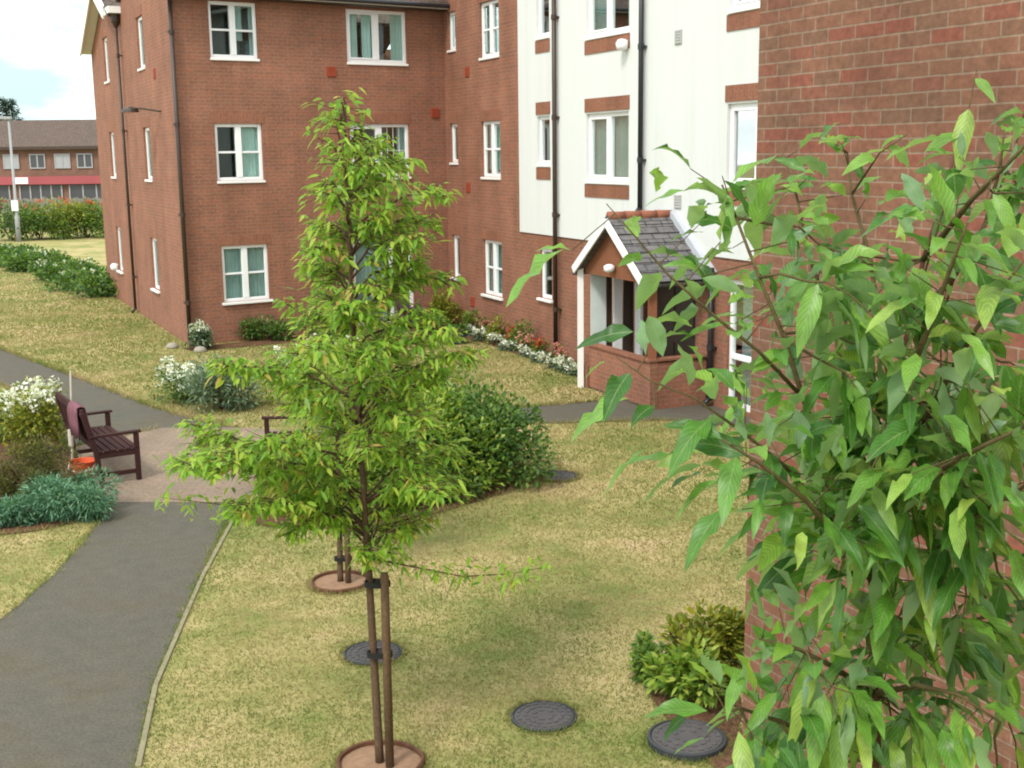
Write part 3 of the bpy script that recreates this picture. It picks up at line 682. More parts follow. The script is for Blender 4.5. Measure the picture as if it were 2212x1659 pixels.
def wall_light(f, s, z, n=0.0):
    b = MB(); b.lathe(f.p(s, z - .09, n + .10), [(.05, 0), (.10, .03), (.11, .12), (.07, .18), (.04, .19)], 16); f.box(b, s - .05, s + .05, z - .02, z + .08, n + .002, n + .06)
    b.build('wall_light', M['upvc'], bld, smooth=True)
wall_light(fB, 8.72, 5.77, .03); wall_light(fR, 9.7, .95)
b = MB(); b.tube([fR.p(1.6, 4.97, .02), fR.p(1.9, 5.03, .3), fR.p(2.2, 5.06, .5)], .022, 8); b.lathe(fR.p(2.25, 4.97, .55), [(.05, .12), (.17, .06), (.19, 0)], 16); b.build('bracket_lamp', M['pipe'], bld)

# ------------------------------------------------------------------ porch
pc = fB.p(10.2, 0, 0)     # provisional, replaced below
s_c = 10.25               # centre of the porch along the facade
def PP(a, z, n): return fB.p(s_c + a, z, n)
porch = empty('entrance_porch', PP(0, 0, .5), 'small gabled entrance porch with grey tiled roof, white bargeboards and low brick walls', 'porch')
HW, NF, EZ, RZ = 1.07, 1.05, 2.10, 2.92
for sg, nm in ((1, 'roof'), (-1, 'roof')):
    b = MB(); a0, a1 = 0.0, sg * (HW + .16); z1 = RZ - (RZ - EZ) * (HW + .16) / HW
    vs = [PP(a0, RZ, .035), PP(a1, z1, .035), PP(a1, z1, NF + .2), PP(a0, RZ, NF + .2)]
    b.add(vs, [(0, 1, 2, 3) if sg > 0 else (3, 2, 1, 0)]); nn = 7
    o = b.build(nm, M['slate'], porch); sd = o.modifiers.new('thick', 'SOLIDIFY'); sd.thickness = .05; sd.offset = 1
    st = MB()
    for i in range(nn):
        q0, q1 = i / nn, (i + 1) / nn + .02
        lerp = lambda q, n, up: (lambda A: (A[0], A[1], A[2] + up))(PP(a0 + (a1 - a0) * q, RZ + (z1 - RZ) * q, n))
        st.add([lerp(q0, .045, .052), lerp(q1, .045, .075), lerp(q1, NF + .205, .075), lerp(q0, NF + .205, .052)], [(0, 1, 2, 3)])
    st_o = st.build('tile_courses', M['slate'], o); sd = st_o.modifiers.new('thick', 'SOLIDIFY'); sd.thickness = .015; sd.offset = 1
b = MB()
for i in range(4): b.tube([PP(0, RZ + .05, .05 + i * .29), PP(0, RZ + .055, .05 + i * .29 + .30)], [.075, .082], 10)
b.build('ridge_tiles', M['ridge'], porch, smooth=True)
b = MB()
for sg in (1, -1): b.bar(PP(sg * .05, RZ + .06, .06), PP(sg * (HW + .18), EZ - .02, .06), .12, .14)
b.build('lead_flashing', M['lead'], porch)
b = MB()
for sg in (1, -1): b.bar(PP(0, RZ - .03, NF + .22), PP(sg * (HW + .07), EZ - .07, NF + .22), .03, .13)
b.build('bargeboard', M['white'], porch)
b = MB(); b.add([PP(-HW, EZ - .12, NF + .05), PP(HW, EZ - .12, NF + .05), PP(HW, EZ, NF + .05), PP(0, RZ - .05, NF + .05), PP(-HW, EZ, NF + .05)], [(0, 1, 2, 3, 4)])
o = b.build('gable_panel', M['porchwood'], porch); sd = o.modifiers.new('thick', 'SOLIDIFY'); sd.thickness = .05
b = MB(); b.lathe(PP(0, EZ - .02, NF + .15), [(.04, 0), (.09, .03), (.09, .1), (.04, .13)], 14); b.build('porch_light', M['upvc'], porch, smooth=True)
for sg in (1, -1):
    b = MB(); b.bar(PP(sg * HW, EZ - .06, .03), PP(sg * HW, EZ - .06, NF + .05), .09, .12); b.build('eaves_beam', M['pipe'], porch)
b = MB(); b.bar(PP(-HW - .04, 0, NF + .10), PP(-HW - .04, EZ + .05, NF + .10), .10, .10, (0, 1, 0)); b.build('white_post', M['white'], porch)
b = MB(); b.bar(PP(HW - .06, .78, NF - .06), PP(HW - .06, EZ - .1, NF - .06), .13, .13, (0, 1, 0)); b.build('timber_post', M['porchwood'], porch)
b = MB()
def pbox(mb, a0, a1, z0, z1, n0, n1): fB.box(mb, s_c + a0, s_c + a1, z0, z1, n0, n1)
pbox(b, HW - .12, HW + .01, -.05, .74, .03, NF - .13); pbox(b, -HW + .1, HW - .13, -.05, .74, NF - .12, NF + .0)
pbox(b, HW - .12, HW + .02, -.05, .76, NF - .12, NF + .02); pbox(b, -HW - .02, -HW + .09, -.05, .4, NF - .1, NF + .04)
b.build('dwarf_wall', M['brick'], porch)
b = MB(); pbox(b, HW - .15, HW + .04, .765, .80, .03, NF + .05); pbox(b, -HW + .1, HW - .155, .745, .78, NF - .15, NF + .03); b.build('coping', M['soldier'], porch)
b = MB(); o_ = -HW + .02
pbox(b, o_, o_ + .05, .42, 2.0, .60, .70); pbox(b, o_, o_ + .04, .42, 2.0, .17, .36); b.build('dark_screen_post', M['pipe'], porch)
b = MB(); pbox(b, o_, o_ + .06, .62, 2.0, .40, .56); pbox(b, o_, o_ + .05, .42, 2.0, .08, .12); pbox(b, o_, o_ + .05, .42, .50, .70, .98); w_ = b.build('glazed_screen', M['upvc'], porch)
b = MB(); pbox(b, o_ + .02, o_ + .028, .48, 2.02, .70, 1.0); b.build('pane', M['curtain'], w_)
b = MB(); pbox(b, -HW, HW, 0, .03, .03, NF); b.build('porch_floor', M['asphalt'], porch)
b = MB(); pbox(b, -.60, .68, .08, 2.0, -.10, -.05)
for a0, a1 in ((-.52, -.02), (.08, .58)): pbox(b, a0, a1, .2, .85, -.05, -.035); pbox(b, a0, a1, 1.0, 1.9, -.05, -.035)
b.build('dark_door', M['pipe'], porch)  # dark door colour stands in for the shade of the porch recess
b = MB(); pbox(b, -.90, -.74, .03, 2.0, .14, .19); pbox(b, -.72, -.62, .07, 2.03, -.04, .03); b.build('inner_door_frame', M['upvc'], porch)

# ------------------------------------------------------------------ nearer brick wing on the right
wing = empty('brick_wing', (1.5, 7.57, 0), 'weathered red brick wing wall filling the right side behind the leafy branches', 'building')
fC = Fr((1.5, 7.57), (.415, -.91))
b = MB()
q = [fC.p(0, 0), fC.p(11, 0), fC.p(11, 0, -8), fC.p(0, 0, -8)]
vs = [(p[0], p[1], -.2) for p in q] + [(p[0], p[1], 7.4) for p in q]
b.add(vs, [(0, 1, 5, 4), (1, 2, 6, 5), (2, 3, 7, 6), (3, 0, 4, 7)]); b.build('wall', M['brick_near'], wing)
b = MB(); b.add([fC.p(-.3, 7.35, .35), fC.p(11.3, 7.35, .35), fC.p(11.3, 10.2, -4), fC.p(-.3, 10.2, -4), fC.p(-.3, 7.35, -8.35), fC.p(11.3, 7.35, -8.35)], [(0, 1, 2, 3), (3, 2, 5, 4)])
o = b.build('roof', M['roof'], wing); sd = o.modifiers.new('thick', 'SOLIDIFY'); sd.thickness = .09
b = MB(); b.add([fC.p(0, 7.4, 0), fC.p(0, 7.4, -8), fC.p(0, 10.05, -4)], [(0, 1, 2)]); b.build('gable', M['brick_near'], wing)

# ------------------------------------------------------------------ manhole covers
ml = ['round grey manhole cover in the lawn directly behind the sapling stake', 'round grey manhole cover flat in the lawn right of the staked sapling',
      'raised round grey manhole with a dark collar beside the right flower bed', 'distant dark manhole cover in the lawn beside the big green shrub']
for i, (x, y, r) in enumerate(MANH):
    up = .03 if i == 2 else .0
    t = empty('manhole_cover', (x, y, 0), ml[i], 'manhole cover', 'inspection covers set in the lawn')
    b = MB(); b.lathe((x, y, -.02), [(r, 0), (r, .035 + up), (r * .93, .042 + up), (r * .9, .030 + up)], 40); b.build('rim', M['manhole_rim'], t)
    b = MB(); b.lathe((x, y, -.02), [(r * .89, 0), (r * .89, .036 + up), (r * .85, .04 + up), (.004, .041 + up)], 40)
    for ring in (.3, .55, .78):
        nn = int(ring * 26)
        for k in range(nn):
            a = 2 * math.pi * k / nn; c = (x + ring * r * math.cos(a), y + ring * r * math.sin(a), .022 + up)
            b.box(c, (.012 * math.cos(a), .012 * math.sin(a), 0), (-.02 * math.sin(a), .02 * math.cos(a), 0), (0, 0, .004))
    b.build('lid', M['manhole'], t)

# ------------------------------------------------------------------ benches
def make_bench(loc, rz, label):
    """bench along local Y, seat facing +X, built at the origin then moved"""
    t = empty('garden_bench', (0, 0, 0), label, 'bench', 'dark wooden garden benches on the paved pad')
    Ln, dp = 1.5, .5
    for yy in (.03, Ln - .03):
        b = MB(); b.bar((dp, yy, 0), (dp, yy, .60), .06, .06, (0, 1, 0)); b.build('leg', M['benchwood'], t, bevel=.006)
        b = MB(); b.bar((.05, yy, 0), (.0, yy, .42), .06, .06, (0, 1, 0)); b.bar((.0, yy, .42), (-.13, yy, .93), .06, .055, (0, 1, 0)); b.build('leg', M['benchwood'], t, bevel=.006)
        b = MB(); b.bar((-.07, yy, .615), (dp + .06, yy, .625), .075, .03); b.build('armrest', M['benchwood'], t, bevel=.006)
        b = MB(); b.bar((.03, yy, .12), (dp, yy, .12), .035, .05); b.bar((.03, yy, .37), (dp, yy, .37), .04, .07); b.build('stretcher', M['benchwood'], t)
    b = MB()
    for i in range(6): x = .04 + i * .088; b.bar((x, .0, .42), (x, Ln, .42), .07, .025)
    b.build('seat', M['benchwood'], t, bevel=.004)
    b = MB(); b.bar((-.125, .02, .92), (-.125, Ln - .02, .92), .04, .09); b.bar((-.03, .06, .50), (-.03, Ln - .06, .50), .035, .06)
    for i in range(15): y = .12 + i * (Ln - .24) / 14; b.bar((-.035, y, .52), (-.118, y, .88), .045, .018, (1, 0, 0))
    b.build('backrest', M['benchwood'], t, bevel=.003)
    t.location = loc; t.rotation_euler = (0, 0, rz); return t
def copy_tree(o, parent=None):
    c = o.copy(); COL.objects.link(c); c.parent = parent
    for ch in o.children: copy_tree(ch, c)
    return c
bench = make_bench((-5.12, 14.68, .008), math.atan2(.52, .85), 'dark wooden garden bench with a mauve cloth over its back, beside the yellow shrub')
bench2 = copy_tree(bench); bench2.location = (-2.72, 15.75, .008); bench2.rotation_euler = (0, 0, math.pi + .12)
bench2['label'] = 'dark wooden garden bench across the paving, mostly hidden by the sapling foliage'
# cloth draped over the backrest
def bl(p):
    a = math.atan2(.52, .85); c, s = math.cos(a), math.sin(a); return (-5.12 + p[0] * c - p[1] * s, 14.68 + p[0] * s + p[1] * c, p[2] + .008)
b = MB(); prof = [(-.165, .58), (-.172, .75), (-.175, .90), (-.165, .978), (-.125, .992), (-.085, .975), (-.068, .88), (-.045, .74), (-.005, .62), (.03, .55)]
vs = []; nn = 12
for j in range(nn + 1):
    y = .10 + .44 * j / nn
    for i, (x, z) in enumerate(prof): vs.append(bl((x + (.012 * math.sin(j * 1.3 + i) if i not in (3, 4, 5) else 0), y + .02 * math.sin(i * 1.1), z + (.02 * math.sin(j * .9) if i in (0, 9) else 0))))
m = len(prof); b.add(vs, [(j * m + i, (j + 1) * m + i, (j + 1) * m + i + 1, j * m + i + 1) for j in range(nn) for i in range(m - 1)])
o = b.build('draped_cloth', M['cloth'], smooth=True); sd = o.modifiers.new('thick', 'SOLIDIFY'); sd.thickness = .012
tag(o, 'mauve cloth draped over the backrest of the left bench', 'cloth')
# orange bucket and pale cane behind the bench
p = G(182, 1030)
t = empty('orange_bucket', (p[0], p[1], .012), 'bright orange plastic bucket on the soil behind the left bench', 'bucket')
b = MB(); b.lathe((p[0], p[1], .012), [(.11, 0), (.16, .20), (.175, .205), (.16, .195), (.115, .02)], 28); b.build('tub', M['orange'], t, smooth=False)
b = MB(); b.tube([(p[0] - .17, p[1], .2), (p[0] - .15, p[1] - .12, .13), (p[0], p[1] - .19, .1), (p[0] + .15, p[1] - .12, .13), (p[0] + .17, p[1], .2)], .008, 6); b.build('handle', M['cane'], t)
p0, p1 = D(157, 995, 15.6), D(152, 800, 15.7)
b = MB(); b.tube([(p0[0], p0[1], 0.01), tuple(p0), tuple(p1)], [.02, .017, .011], 8); b.tube([(p0[0], p0[1], .30), (p0[0], p0[1], .52)], .035, 10)
tag(b.build('garden_cane', M['cane']), 'thin pale upright cane with a thick white foot behind the left bench', 'cane')

# ------------------------------------------------------------------ young trees
def bez(p, q, sag, n=6, j=.02):
    p, q = np.array(p), np.array(q); r = []
    for i in range(n + 1):
        t = i / n; x = p * (1 - t) + q * t; x = x + np.array([0, 0, sag * 4 * t * (1 - t)]) + (rng.normal(0, j, 3) if 0 < i < n else 0); r.append(x)
    return r
def sapling(base, label, top, prof, nb, leaf, lean, mat='tree', extra=(), per=26, asym=None, wild=.6):
    t = empty('young_tree', (base[0], base[1], 0), label, 'tree', 'staked saplings in rusty edging rings')
    def tr(z): k = z / top; return np.array([base[0] + lean[0] * k, base[1] + lean[1] * k, z])
    b = MB(); zs = np.linspace(-.05, top, 22); b.tube([tr(max(z, 0)) + (rng.normal(0, .005, 3) if z > 1.5 else 0) for z in zs], [max(.004, .028 * (1 - z / top) ** .7 + .003) for z in zs], 8); b.build('trunk', M['bark'], t, smooth=True)
    br = MB(); LP, LD = [], []
    zs = [p[0] for p in prof]; rs = [p[1] for p in prof]
    for i in range(nb):
        z0 = zs[0] + (zs[-1] - zs[0]) * ((i + rng.uniform(0, 1)) / nb) ** .95
        R = np.interp(z0, zs, rs) * rng.uniform(.6 - .25 * wild, 1.05); a = i * 2.399 + rng.uniform(-.9, .9) * (.5 + wild)
        if asym: R *= asym(a, z0)
        s = tr(max(zs[0] * .98, z0 - R * rng.uniform(.15, .15 + .45 * wild))); e = tr(z0) + np.array([R * math.cos(a), R * math.sin(a), 0]); e[2] = z0 + rng.uniform(-.14, .2)
        pts = bez(s, e, .10 * R + .03, 6, .012); br.tube(pts, np.linspace(.009, .0025, len(pts)), 5)
        m = max(5, int(per * R / .7 * rng.uniform(.6, 1.25)))
        for k in range(m):
            q = min(1.0, .16 + .86 * ((k + rng.uniform(0, 1)) / m) ** .8); x = q * (len(pts) - 1); i0 = min(int(x), len(pts) - 2); P0 = pts[i0] + (pts[i0 + 1] - pts[i0]) * (x - i0)
            # side twig
            w = rng.uniform(0, .26) * (1.1 - .5 * q); ta = a + rng.choice((-1, 1)) * rng.uniform(.5, 1.3)
            tw = P0 + np.array([w * math.cos(ta), w * math.sin(ta), rng.uniform(-.05, .07)])
            if w > .09: br.tube([P0, tw], [.003, .0015], 4)
            for _ in range(3):
                f = rng.uniform(.35, 1); pp = P0 + (tw - P0) * f + rng.normal(0, .012, 3); LP.append(pp)
                da = ta + rng.uniform(-1.1, 1.1); LD.append((math.cos(da), math.sin(da), rng.uniform(-1.0, .35)))
    for pts in extra:
        pts = [np.array(p) for p in pts]; br.tube(pts, np.linspace(.008, .0015, len(pts)), 5)
        for i in range(len(pts) - 1):
            for k in range(44):
                pp = pts[i] + (pts[i + 1] - pts[i]) * rng.uniform(0, 1) + rng.normal(0, .045, 3); LP.append(pp); LD.append((rng.normal(0, .6), rng.normal(0, .6), rng.uniform(-.8, .3)))
    br.build('branches', M['bark'], t, smooth=True)
    n = len(LP)
    leaves('foliage', np.array(LP), np.array(LD), leaf * rng.uniform(.5, 1.3, n), leaf * .30 * rng.uniform(.8, 1.25, n), M[mat], t, 2, .35, .3)
    return t
tb = (-.91, 7.56)
lb = [D(800, 1205, 7.58), D(880, 1222, 7.5), D(1000, 1245, 7.42), D(1100, 1240, 7.36), D(1180, 1225, 7.3)]
lf = [D(775, 1090, 7.6), D(640, 1040, 7.5), D(500, 1010, 7.4), D(350, 1000, 7.3)]
lf2 = [D(775, 1130, 7.6), D(620, 1110, 7.6), D(480, 1090, 7.5), D(350, 1075, 7.4)]
def asym1(a, z):
    c = math.cos(a)
    if z < 2.98: return 1.0 - .26 * c
    return 1.0 + .22 * c
sapling(tb, 'slender staked sapling with yellow green leaves in the lawn foreground', 4.27,
        [(1.52, .40), (1.72, .82), (2.0, 1.04), (2.35, 1.08), (2.65, .98), (2.85, .78), (2.97, .45), (3.04, .30), (3.2, .46), (3.45, .53), (3.68, .47), (3.9, .28), (4.03, .14), (4.2, .06)], 90, .078, (-.10, .05), extra=(lb, lf, lf2), per=76, asym=asym1, wild=.9)
tb2 = (-1.65, 11.09)
sapling(tb2, 'second smaller sapling in a rusty ring behind the front sapling', 3.0,
        [(1.15, .45), (1.5, .72), (2.1, .75), (2.5, .45), (2.8, .12)], 40, .09, (.05, .05), per=30)
# rings, stakes, ties
for (x, y, r), lab in zip(RINGS, ('rusty edging ring with bare soil around the front sapling', 'rusty edging ring with bare soil around the rear sapling')):
    t = empty('tree_ring', (x, y, 0), lab, 'tree ring', 'rusty rings round the sapling bases')
    b = MB(); b.lathe((x, y, -.02), [(r, 0), (r + .005, .05), (r - .006, .062), (r - .02, .055), (r - .024, 0)], 40, .02); b.build('edging', M['rust'], t)
    b = MB(); b.lathe((x, y, -.02), [(r - .02, .0), (r - .02, .03), (r * .5, .04), (.01, .045)], 32, .02); b.build('soil', M['ringsoil'], t)
for (x, y, h, z1, z2, lab) in ((-.838, 7.50, 1.36, 1.28, .80, 'timber stake strapped to the front sapling with black ties'), (-1.57, 11.05, .62, .5, .25, 'short timber stake beside the rear sapling trunk')):
    t = empty('tree_stake', (x, y, 0), lab, 'stake')
    b = MB(); b.tube([(x, y, -.1), (x + .005, y, h - .02), (x + .005, y, h)], [.029, .028, .022], 12); b.build('post', M['stake'], t, smooth=True)
    for z in (z1, z2):
        b = MB(); cx = x - .045; w = .085; pts = [(cx + w * math.cos(a), y + .03 + .05 * math.sin(a), z) for a in np.linspace(0, 2 * math.pi, 25)]
        vs = [(p[0], p[1], z - .018) for p in pts] + [(p[0], p[1], z + .018) for p in pts]; n = len(pts)
        b.add(vs, [(i, i + 1, n + i + 1, n + i) for i in range(n - 1)]); b.abox(cx - .012, cx + .02, y - .01, y + .06, z - .02, z + .02)
        o = b.build('tie', M['rubber'], t); sd = o.modifiers.new('thick', 'SOLIDIFY'); sd.thickness = .008

# ------------------------------------------------------------------ shrubs and flowers
shrub('round_shrub', 'large dark green leafy shrub at the right end of the island bed', (-.42, 14.75), .92, .95, 1.12, 7500, .09, .048, M['shrub_dark'])
shrub('round_shrub', 'bright mid green shrub in the island bed beside the dark green one', (-1.25, 14.35), 1.12, .95, 1.5, 9500, .09, .040, M['shrub_bright'])
shrub('round_shrub', 'low yellow green shrub at the left front of the island bed', (-2.45, 13.6), .68, .62, .98, 5200, .075, .034, M['shrub_yellow'])
shrub('round_shrub', 'low dark green shrub at the front edge of the island bed', (-1.05, 13.6), .75, .5, .62, 4800, .08, .042, M['shrub_dark'])  # dark leaf colour kept to paint contact shade along the bed front
shrub('round_shrub', 'small leafy green shrub between the yellow green and dark front shrubs', (-1.75, 13.45), .75, .55, .95, 5600, .08, .038, M['shrub_bright'])
shrub('round_shrub', 'loose green shrub at the back of the island bed behind the saplings', (-1.3, 16.1), 1.1, .9, 1.25, 5500, .09, .04, M['shrub_mid'])
shrub('flowering_shrub', 'white flowering shrub at the bend of the asphalt path', (-5.45, 20.0), .62, .6, .72, 2200, .07, .035, M['shrub_dark'], flower=M['petal_white'], nf=170, fs=.06)
shrub('round_shrub', 'grey green shrub between white flowers and the brick paving', (-4.65, 19.3), .72, .65, .85, 3400, .10, .03, M['shrub_grey'])
shrub('flowering_shrub', 'broad green shrub with a few white blooms on the lawn behind the paving', (-3.35, 19.5), 1.05, .85, 1.15, 4600, .09, .035, M['shrub_bright'], flower=M['petal_white'], nf=70, fs=.06)
shrub('flowering_shrub', 'yellow green shrub topped with white flowers behind the left bench', (-6.55, 16.4), .62, .75, .95, 3800, .075, .035, M['shrub_yellow'], flower=M['petal_white'], nf=90, fs=.065, ftop=.3)
shrub('flowering_shrub', 'smaller white flowered shrub at the left picture edge', (-7.5, 17.4), .6, .6, .8, 2400, .07, .035, M['shrub_mid'], flower=M['petal_white'], nf=110, fs=.07)
shrub('conifer_shrub', 'bronze green conifer mound at the left edge of the bed', (-5.55, 13.75), .55, .46, .80, 7000, .075, .014, M['shrub_brown'], n=10)
shrub('juniper', 'spreading blue green juniper overhanging the path edge', (-4.98, 13.5), .66, .52, .52, 7500, .085, .016, M['shrub_blue'], up=.1)
shrub('juniper', 'smaller blue green juniper in front of the bronze conifer', (-5.55, 13.15), .50, .32, .30, 4000, .08, .016, M['shrub_blue'], up=.1)
shrub('bedding_shrub', 'bushy yellow green shrub in the bed by the weathered brick wall', (1.42, 8.95), .46, .42, .56, 1500, .09, .036, M['shrub_yellow'], n=9, k=2)
shrub('bedding_shrub', 'grey green leafy shrub at the foot of the weathered brick wall', (1.28, 8.5), .36, .36, .40, 1000, .10, .04, M['shrub_bright'], n=8, k=2)
shrub('bedding_shrub', 'small pale green plant at the lawn edge of the right bed', (1.05, 8.95), .20, .24, .30, 650, .08, .036, M['shrub_mid'], n=7, k=2)
# plants by the far building
shrub('potted_shrub', 'small grey white leaved shrub at the corner drainpipe', (-6.55, 25.55), .34, .32, .62, 900, .09, .045, M['shrub_grey'], flower=M['petal_white'], nf=30, fs=.07)
shrub('wall_shrub', 'low dark green shrub against the brick wall right of the corner', (-5.35, 26.65), .7, .3, .52, 1500, .09, .045, M['shrub_dark'])
shrub('wall_shrub', 'green shrub under the left ground floor window', (-4.1, 27.3), .6, .35, .7, 1300, .09, .045, M['shrub_mid'])
shrub('purple_shrub', 'purple leaved shrub beside the open french door', (-2.35, 28.35), .35, .3, .62, 700, .1, .06, M['purple'])
shrub('climbing_shrub', 'lime green bushy plant in the inner corner of the building', (-1.5, 28.4), .55, .5, .85, 1500, .1, .05, M['shrub_yellow'], n=9)
shrub('climbing_shrub', 'low leafy green plant at the start of the flower border', (-1.75, 27.4), .55, .4, .4, 1000, .1, .05, M['shrub_mid'], n=9)
for q, (px, py, mt, lab) in enumerate(((845, 738, 'darkpot', 'dark round planter on the grass in front of the french door'), (990, 735, 'bluepot', 'dark blue glazed pot at the top of the flower border'))):
    p = G(px, py + 8); t = empty('planter', (p[0], p[1], 0), lab, 'plant pot')
    b = MB(); b.lathe((p[0], p[1], 0), [(.13, 0), (.18, .20), (.20, .23), (.17, .22), (.16, .15)], 20); b.build('pot', M[mt], t, smooth=True)
    Pp, o_ = lobes((p[0], p[1], .18), .24, .24, .28, 6, 260); leaves('foliage', Pp, o_, .09, .045, M['shrub_dark'], t)
for s, (px, py) in enumerate(((372, 752), (432, 760))):
    p = G(px, py); b = MB(); b.lathe((p[0], p[1], -.01), [(.12, 0), (.145, .05), (.09, .11), (.02, .13)], 9, .09)
    tag(b.build('edging_stone', M['stonepot'], smooth=True), ('pale rounded stone left of the grey white corner shrub', 'pale rounded stone right of the grey white corner shrub')[s], 'stone')
# the flower border down the right wing
F0, F1 = np.array([-.95, 27.0]), np.array([1.12, 21.95]); nfl = 15
cols = ['white', 'pink', 'white', 'pink', 'white', 'red', 'white', 'pink', 'white', 'red', 'white', 'pink', 'white', 'white', 'white']
ordn = ['first', 'second', 'third', 'fourth', 'fifth', 'sixth', 'seventh', 'eighth', 'ninth', 'tenth', 'eleventh', 'twelfth', 'thirteenth', 'fourteenth', 'last']
for i in range(nfl):
    p = F0 + (F1 - F0) * (i / (nfl - 1)); tall = cols[i] in ('red', 'pink'); nn = np.array([.91, .41])
    if tall: p = p + nn * .22
    h = (.40 if tall else .22) * random.uniform(.85, 1.2)
    shrub('flower_clump', '%s clump from the blue pot in the flower border, %s flowers' % (ordn[i], cols[i]), p, .23, .23, h, 340, .07, .032,
          M['shrub_mid'] if tall else M['shrub_grey'], 'flowers', 'bedding flowers along the right wing wall', M['petal_' + cols[i]], 34 if not tall else 20, .06, n=7)
for i, s in enumerate((2.6, 3.9, 5.0)):
    p = fB.p(s, 0, .38); shrub('border_plant', ('tall green plant against the wall near the inner corner', 'tall green plant against the wall below the cross barred window', 'tall green plant against the wall left of the brown drainpipe')[i], p, .3, .25, .62, 480, .09, .04, M['shrub_mid'] if i != 1 else M['shrub_yellow'], 'plant', n=6)
shrub('border_plant', 'small leafy plant at the left foot of the porch', PP(-1.45, 0, .55), .3, .25, .42, 420, .09, .045, M['shrub_mid'], 'plant', n=6)

# ------------------------------------------------------------------ distant things on the left
def far_row(name, labs, pix, rr, h, mats, **kw):
    for i, (lab, (px, py)) in enumerate(zip(labs, pix)):
        c = G(px, py); c[1] += rr * .8
        shrub(name, lab, c, rr * random.uniform(.9, 1.15), rr * random.uniform(.9, 1.15), h * random.uniform(.85, 1.2), 2600, .17, .085, M[mats[i % len(mats)]], 'shrub', None, **kw)
far_row('hedge_shrub', ['broad dark green hedge shrub at the left end of the lawn hedge', 'dark green hedge shrub with pale blossom, second from the left picture edge', 'hedge shrub with cream blossom in the middle of the lawn hedge',
        'hedge shrub sloping towards the building, left of the corner one', 'dark hedge shrub next to the building corner with cream blossom'], [(-20, 578), (50, 592), (115, 612), (175, 632), (228, 648)], 1.45, .66, ['shrub_dark'], flower=M['petal_white'], nf=12, fs=.09)
far_row('far_shrub', ['tall dark shrub at the left edge below the street lamp', 'green shrub in the far belt left of the red flowers', 'green shrub with reddish blossom in the far belt', 'yellow green shrub in the far belt beside the shop fence', 'dark shrub at the right end of the far belt by the building'],
        [(0, 524), (60, 522), (115, 520), (165, 518), (215, 516)], 2.0, 2.0, ['shrub_dark', 'shrub_mid', 'shrub_yellow'], flower=M['petal_red'], nf=10, fs=.13)
# shops
sh = empty('shop_parade', (-36, 95, 0), 'distant two storey brick shop row with brown roof and red shop fascia', 'building')
b = MB(); b.abox(-58, -24, 95, 104, -.3, 4.85); b.build('wall', M['shopbrick'], sh)
b = MB(); b.add([(-58.5, 94.5, 4.8), (-23.5, 94.5, 4.8), (-23.5, 99.5, 6.95), (-58.5, 99.5, 6.95), (-58.5, 104.5, 4.8), (-23.5, 104.5, 4.8)], [(0, 1, 2, 3), (3, 2, 5, 4)])
o = b.build('roof', M['roof'], sh); sd = o.modifiers.new('thick', 'SOLIDIFY'); sd.thickness = .15
b = MB(); b.abox(-58.4, -23.6, 94.52, 94.6, 4.62, 4.85); b.build('gutter', M['pipe'], sh)
b = MB(); b.abox(-50, -24.5, 94.6, 94.97, 2.02, 2.62); b.build('fascia_sign', M['redpaint'], sh)
b = MB(); b.abox(-37.6, -36.6, 94.56, 94.595, 2.08, 2.56); b.build('sign_panel', M['white'], sh)
for x in (-47, -43.4, -39.6, -37.9, -35.9, -34, -32.3, -30, -27.5):
    fb = MB(); x0, x1, z0, z1 = x - .6, x + .6, 3.2, 4.3
    for q in ((x0, x0 + .09, z0, z1), (x1 - .09, x1, z0, z1), (x0 + .09, x1 - .09, z0, z0 + .09), (x0 + .09, x1 - .09, z1 - .09, z1), (x - .05, x + .05, z0 + .09, z1 - .09)): fb.abox(q[0], q[1], 94.9, 94.985, q[2], q[3])
    w = fb.build('window', M['shopframe'], sh); pb = MB(); pb.abox(x0 + .07, x1 - .07, 94.93, 94.96, z0 + .07, z1 - .07); pb.build('pane', M['darkshop'] if x not in (-37.9, -34) else M['shopframe'], w)
for x0, x1 in ((-48, -43), (-42.5, -38.2), (-37.4, -34.2), (-33.6, -29.5)):
    b = MB(); b.abox(x0, x1, 94.93, 94.98, .2, 1.95); w = b.build('shopfront', M['darkshop'], sh)
    b = MB(); n = 4
    for k in range(n + 1): xx = x0 + (x1 - x0) * k / n; b.abox(xx - .05, xx + .05, 94.86, 94.925, .2, 1.95)
    b.build('frame', M['shopframe'], w)
fe = empty('timber_fence', (-25, 70, 0), 'weathered grey timber fence in front of the far shops', 'fence')
b = MB()
for k in range(60): x = -28.6 + k * .155; b.abox(x - .07, x + .07, 69.97, 70.0, .05, 1.75 + .04 * math.sin(k * 1.7))
b.build('boards', M['fence'], fe)
for k in range(5):
    b = MB(); x = -28.6 + k * 2.3; b.abox(x - .06, x + .06, 70.01, 70.12, 0, 1.85); b.build('post', M['fence'], fe)
# street lamp
lp = D(22, 300, 60.0); lx, ly = lp[0], 60.0
t = empty('street_lamp', (lx, ly, 0), 'pale grey street lamp with a long flat head above the far shops', 'street lamp')
b = MB(); b.tube([(lx, ly, -.1), (lx, ly, 1.2), (lx, ly, 1.3), (lx, ly, 5.85)], [.12, .12, .07, .055], 10); b.build('pole', M['greymetal'], t, smooth=True)
b = MB(); b.bar((lx + .15, ly, 5.88), (lx - 1.3, ly - .1, 5.93), .22, .14); b.build('lamp_head', M['greymetal'], t, bevel=.03)
b = MB(); b.abox(lx - .16, lx + .16, ly - .16, ly - .13, 1.5, 2.0); b.build('notice_plate', M['white'], t)
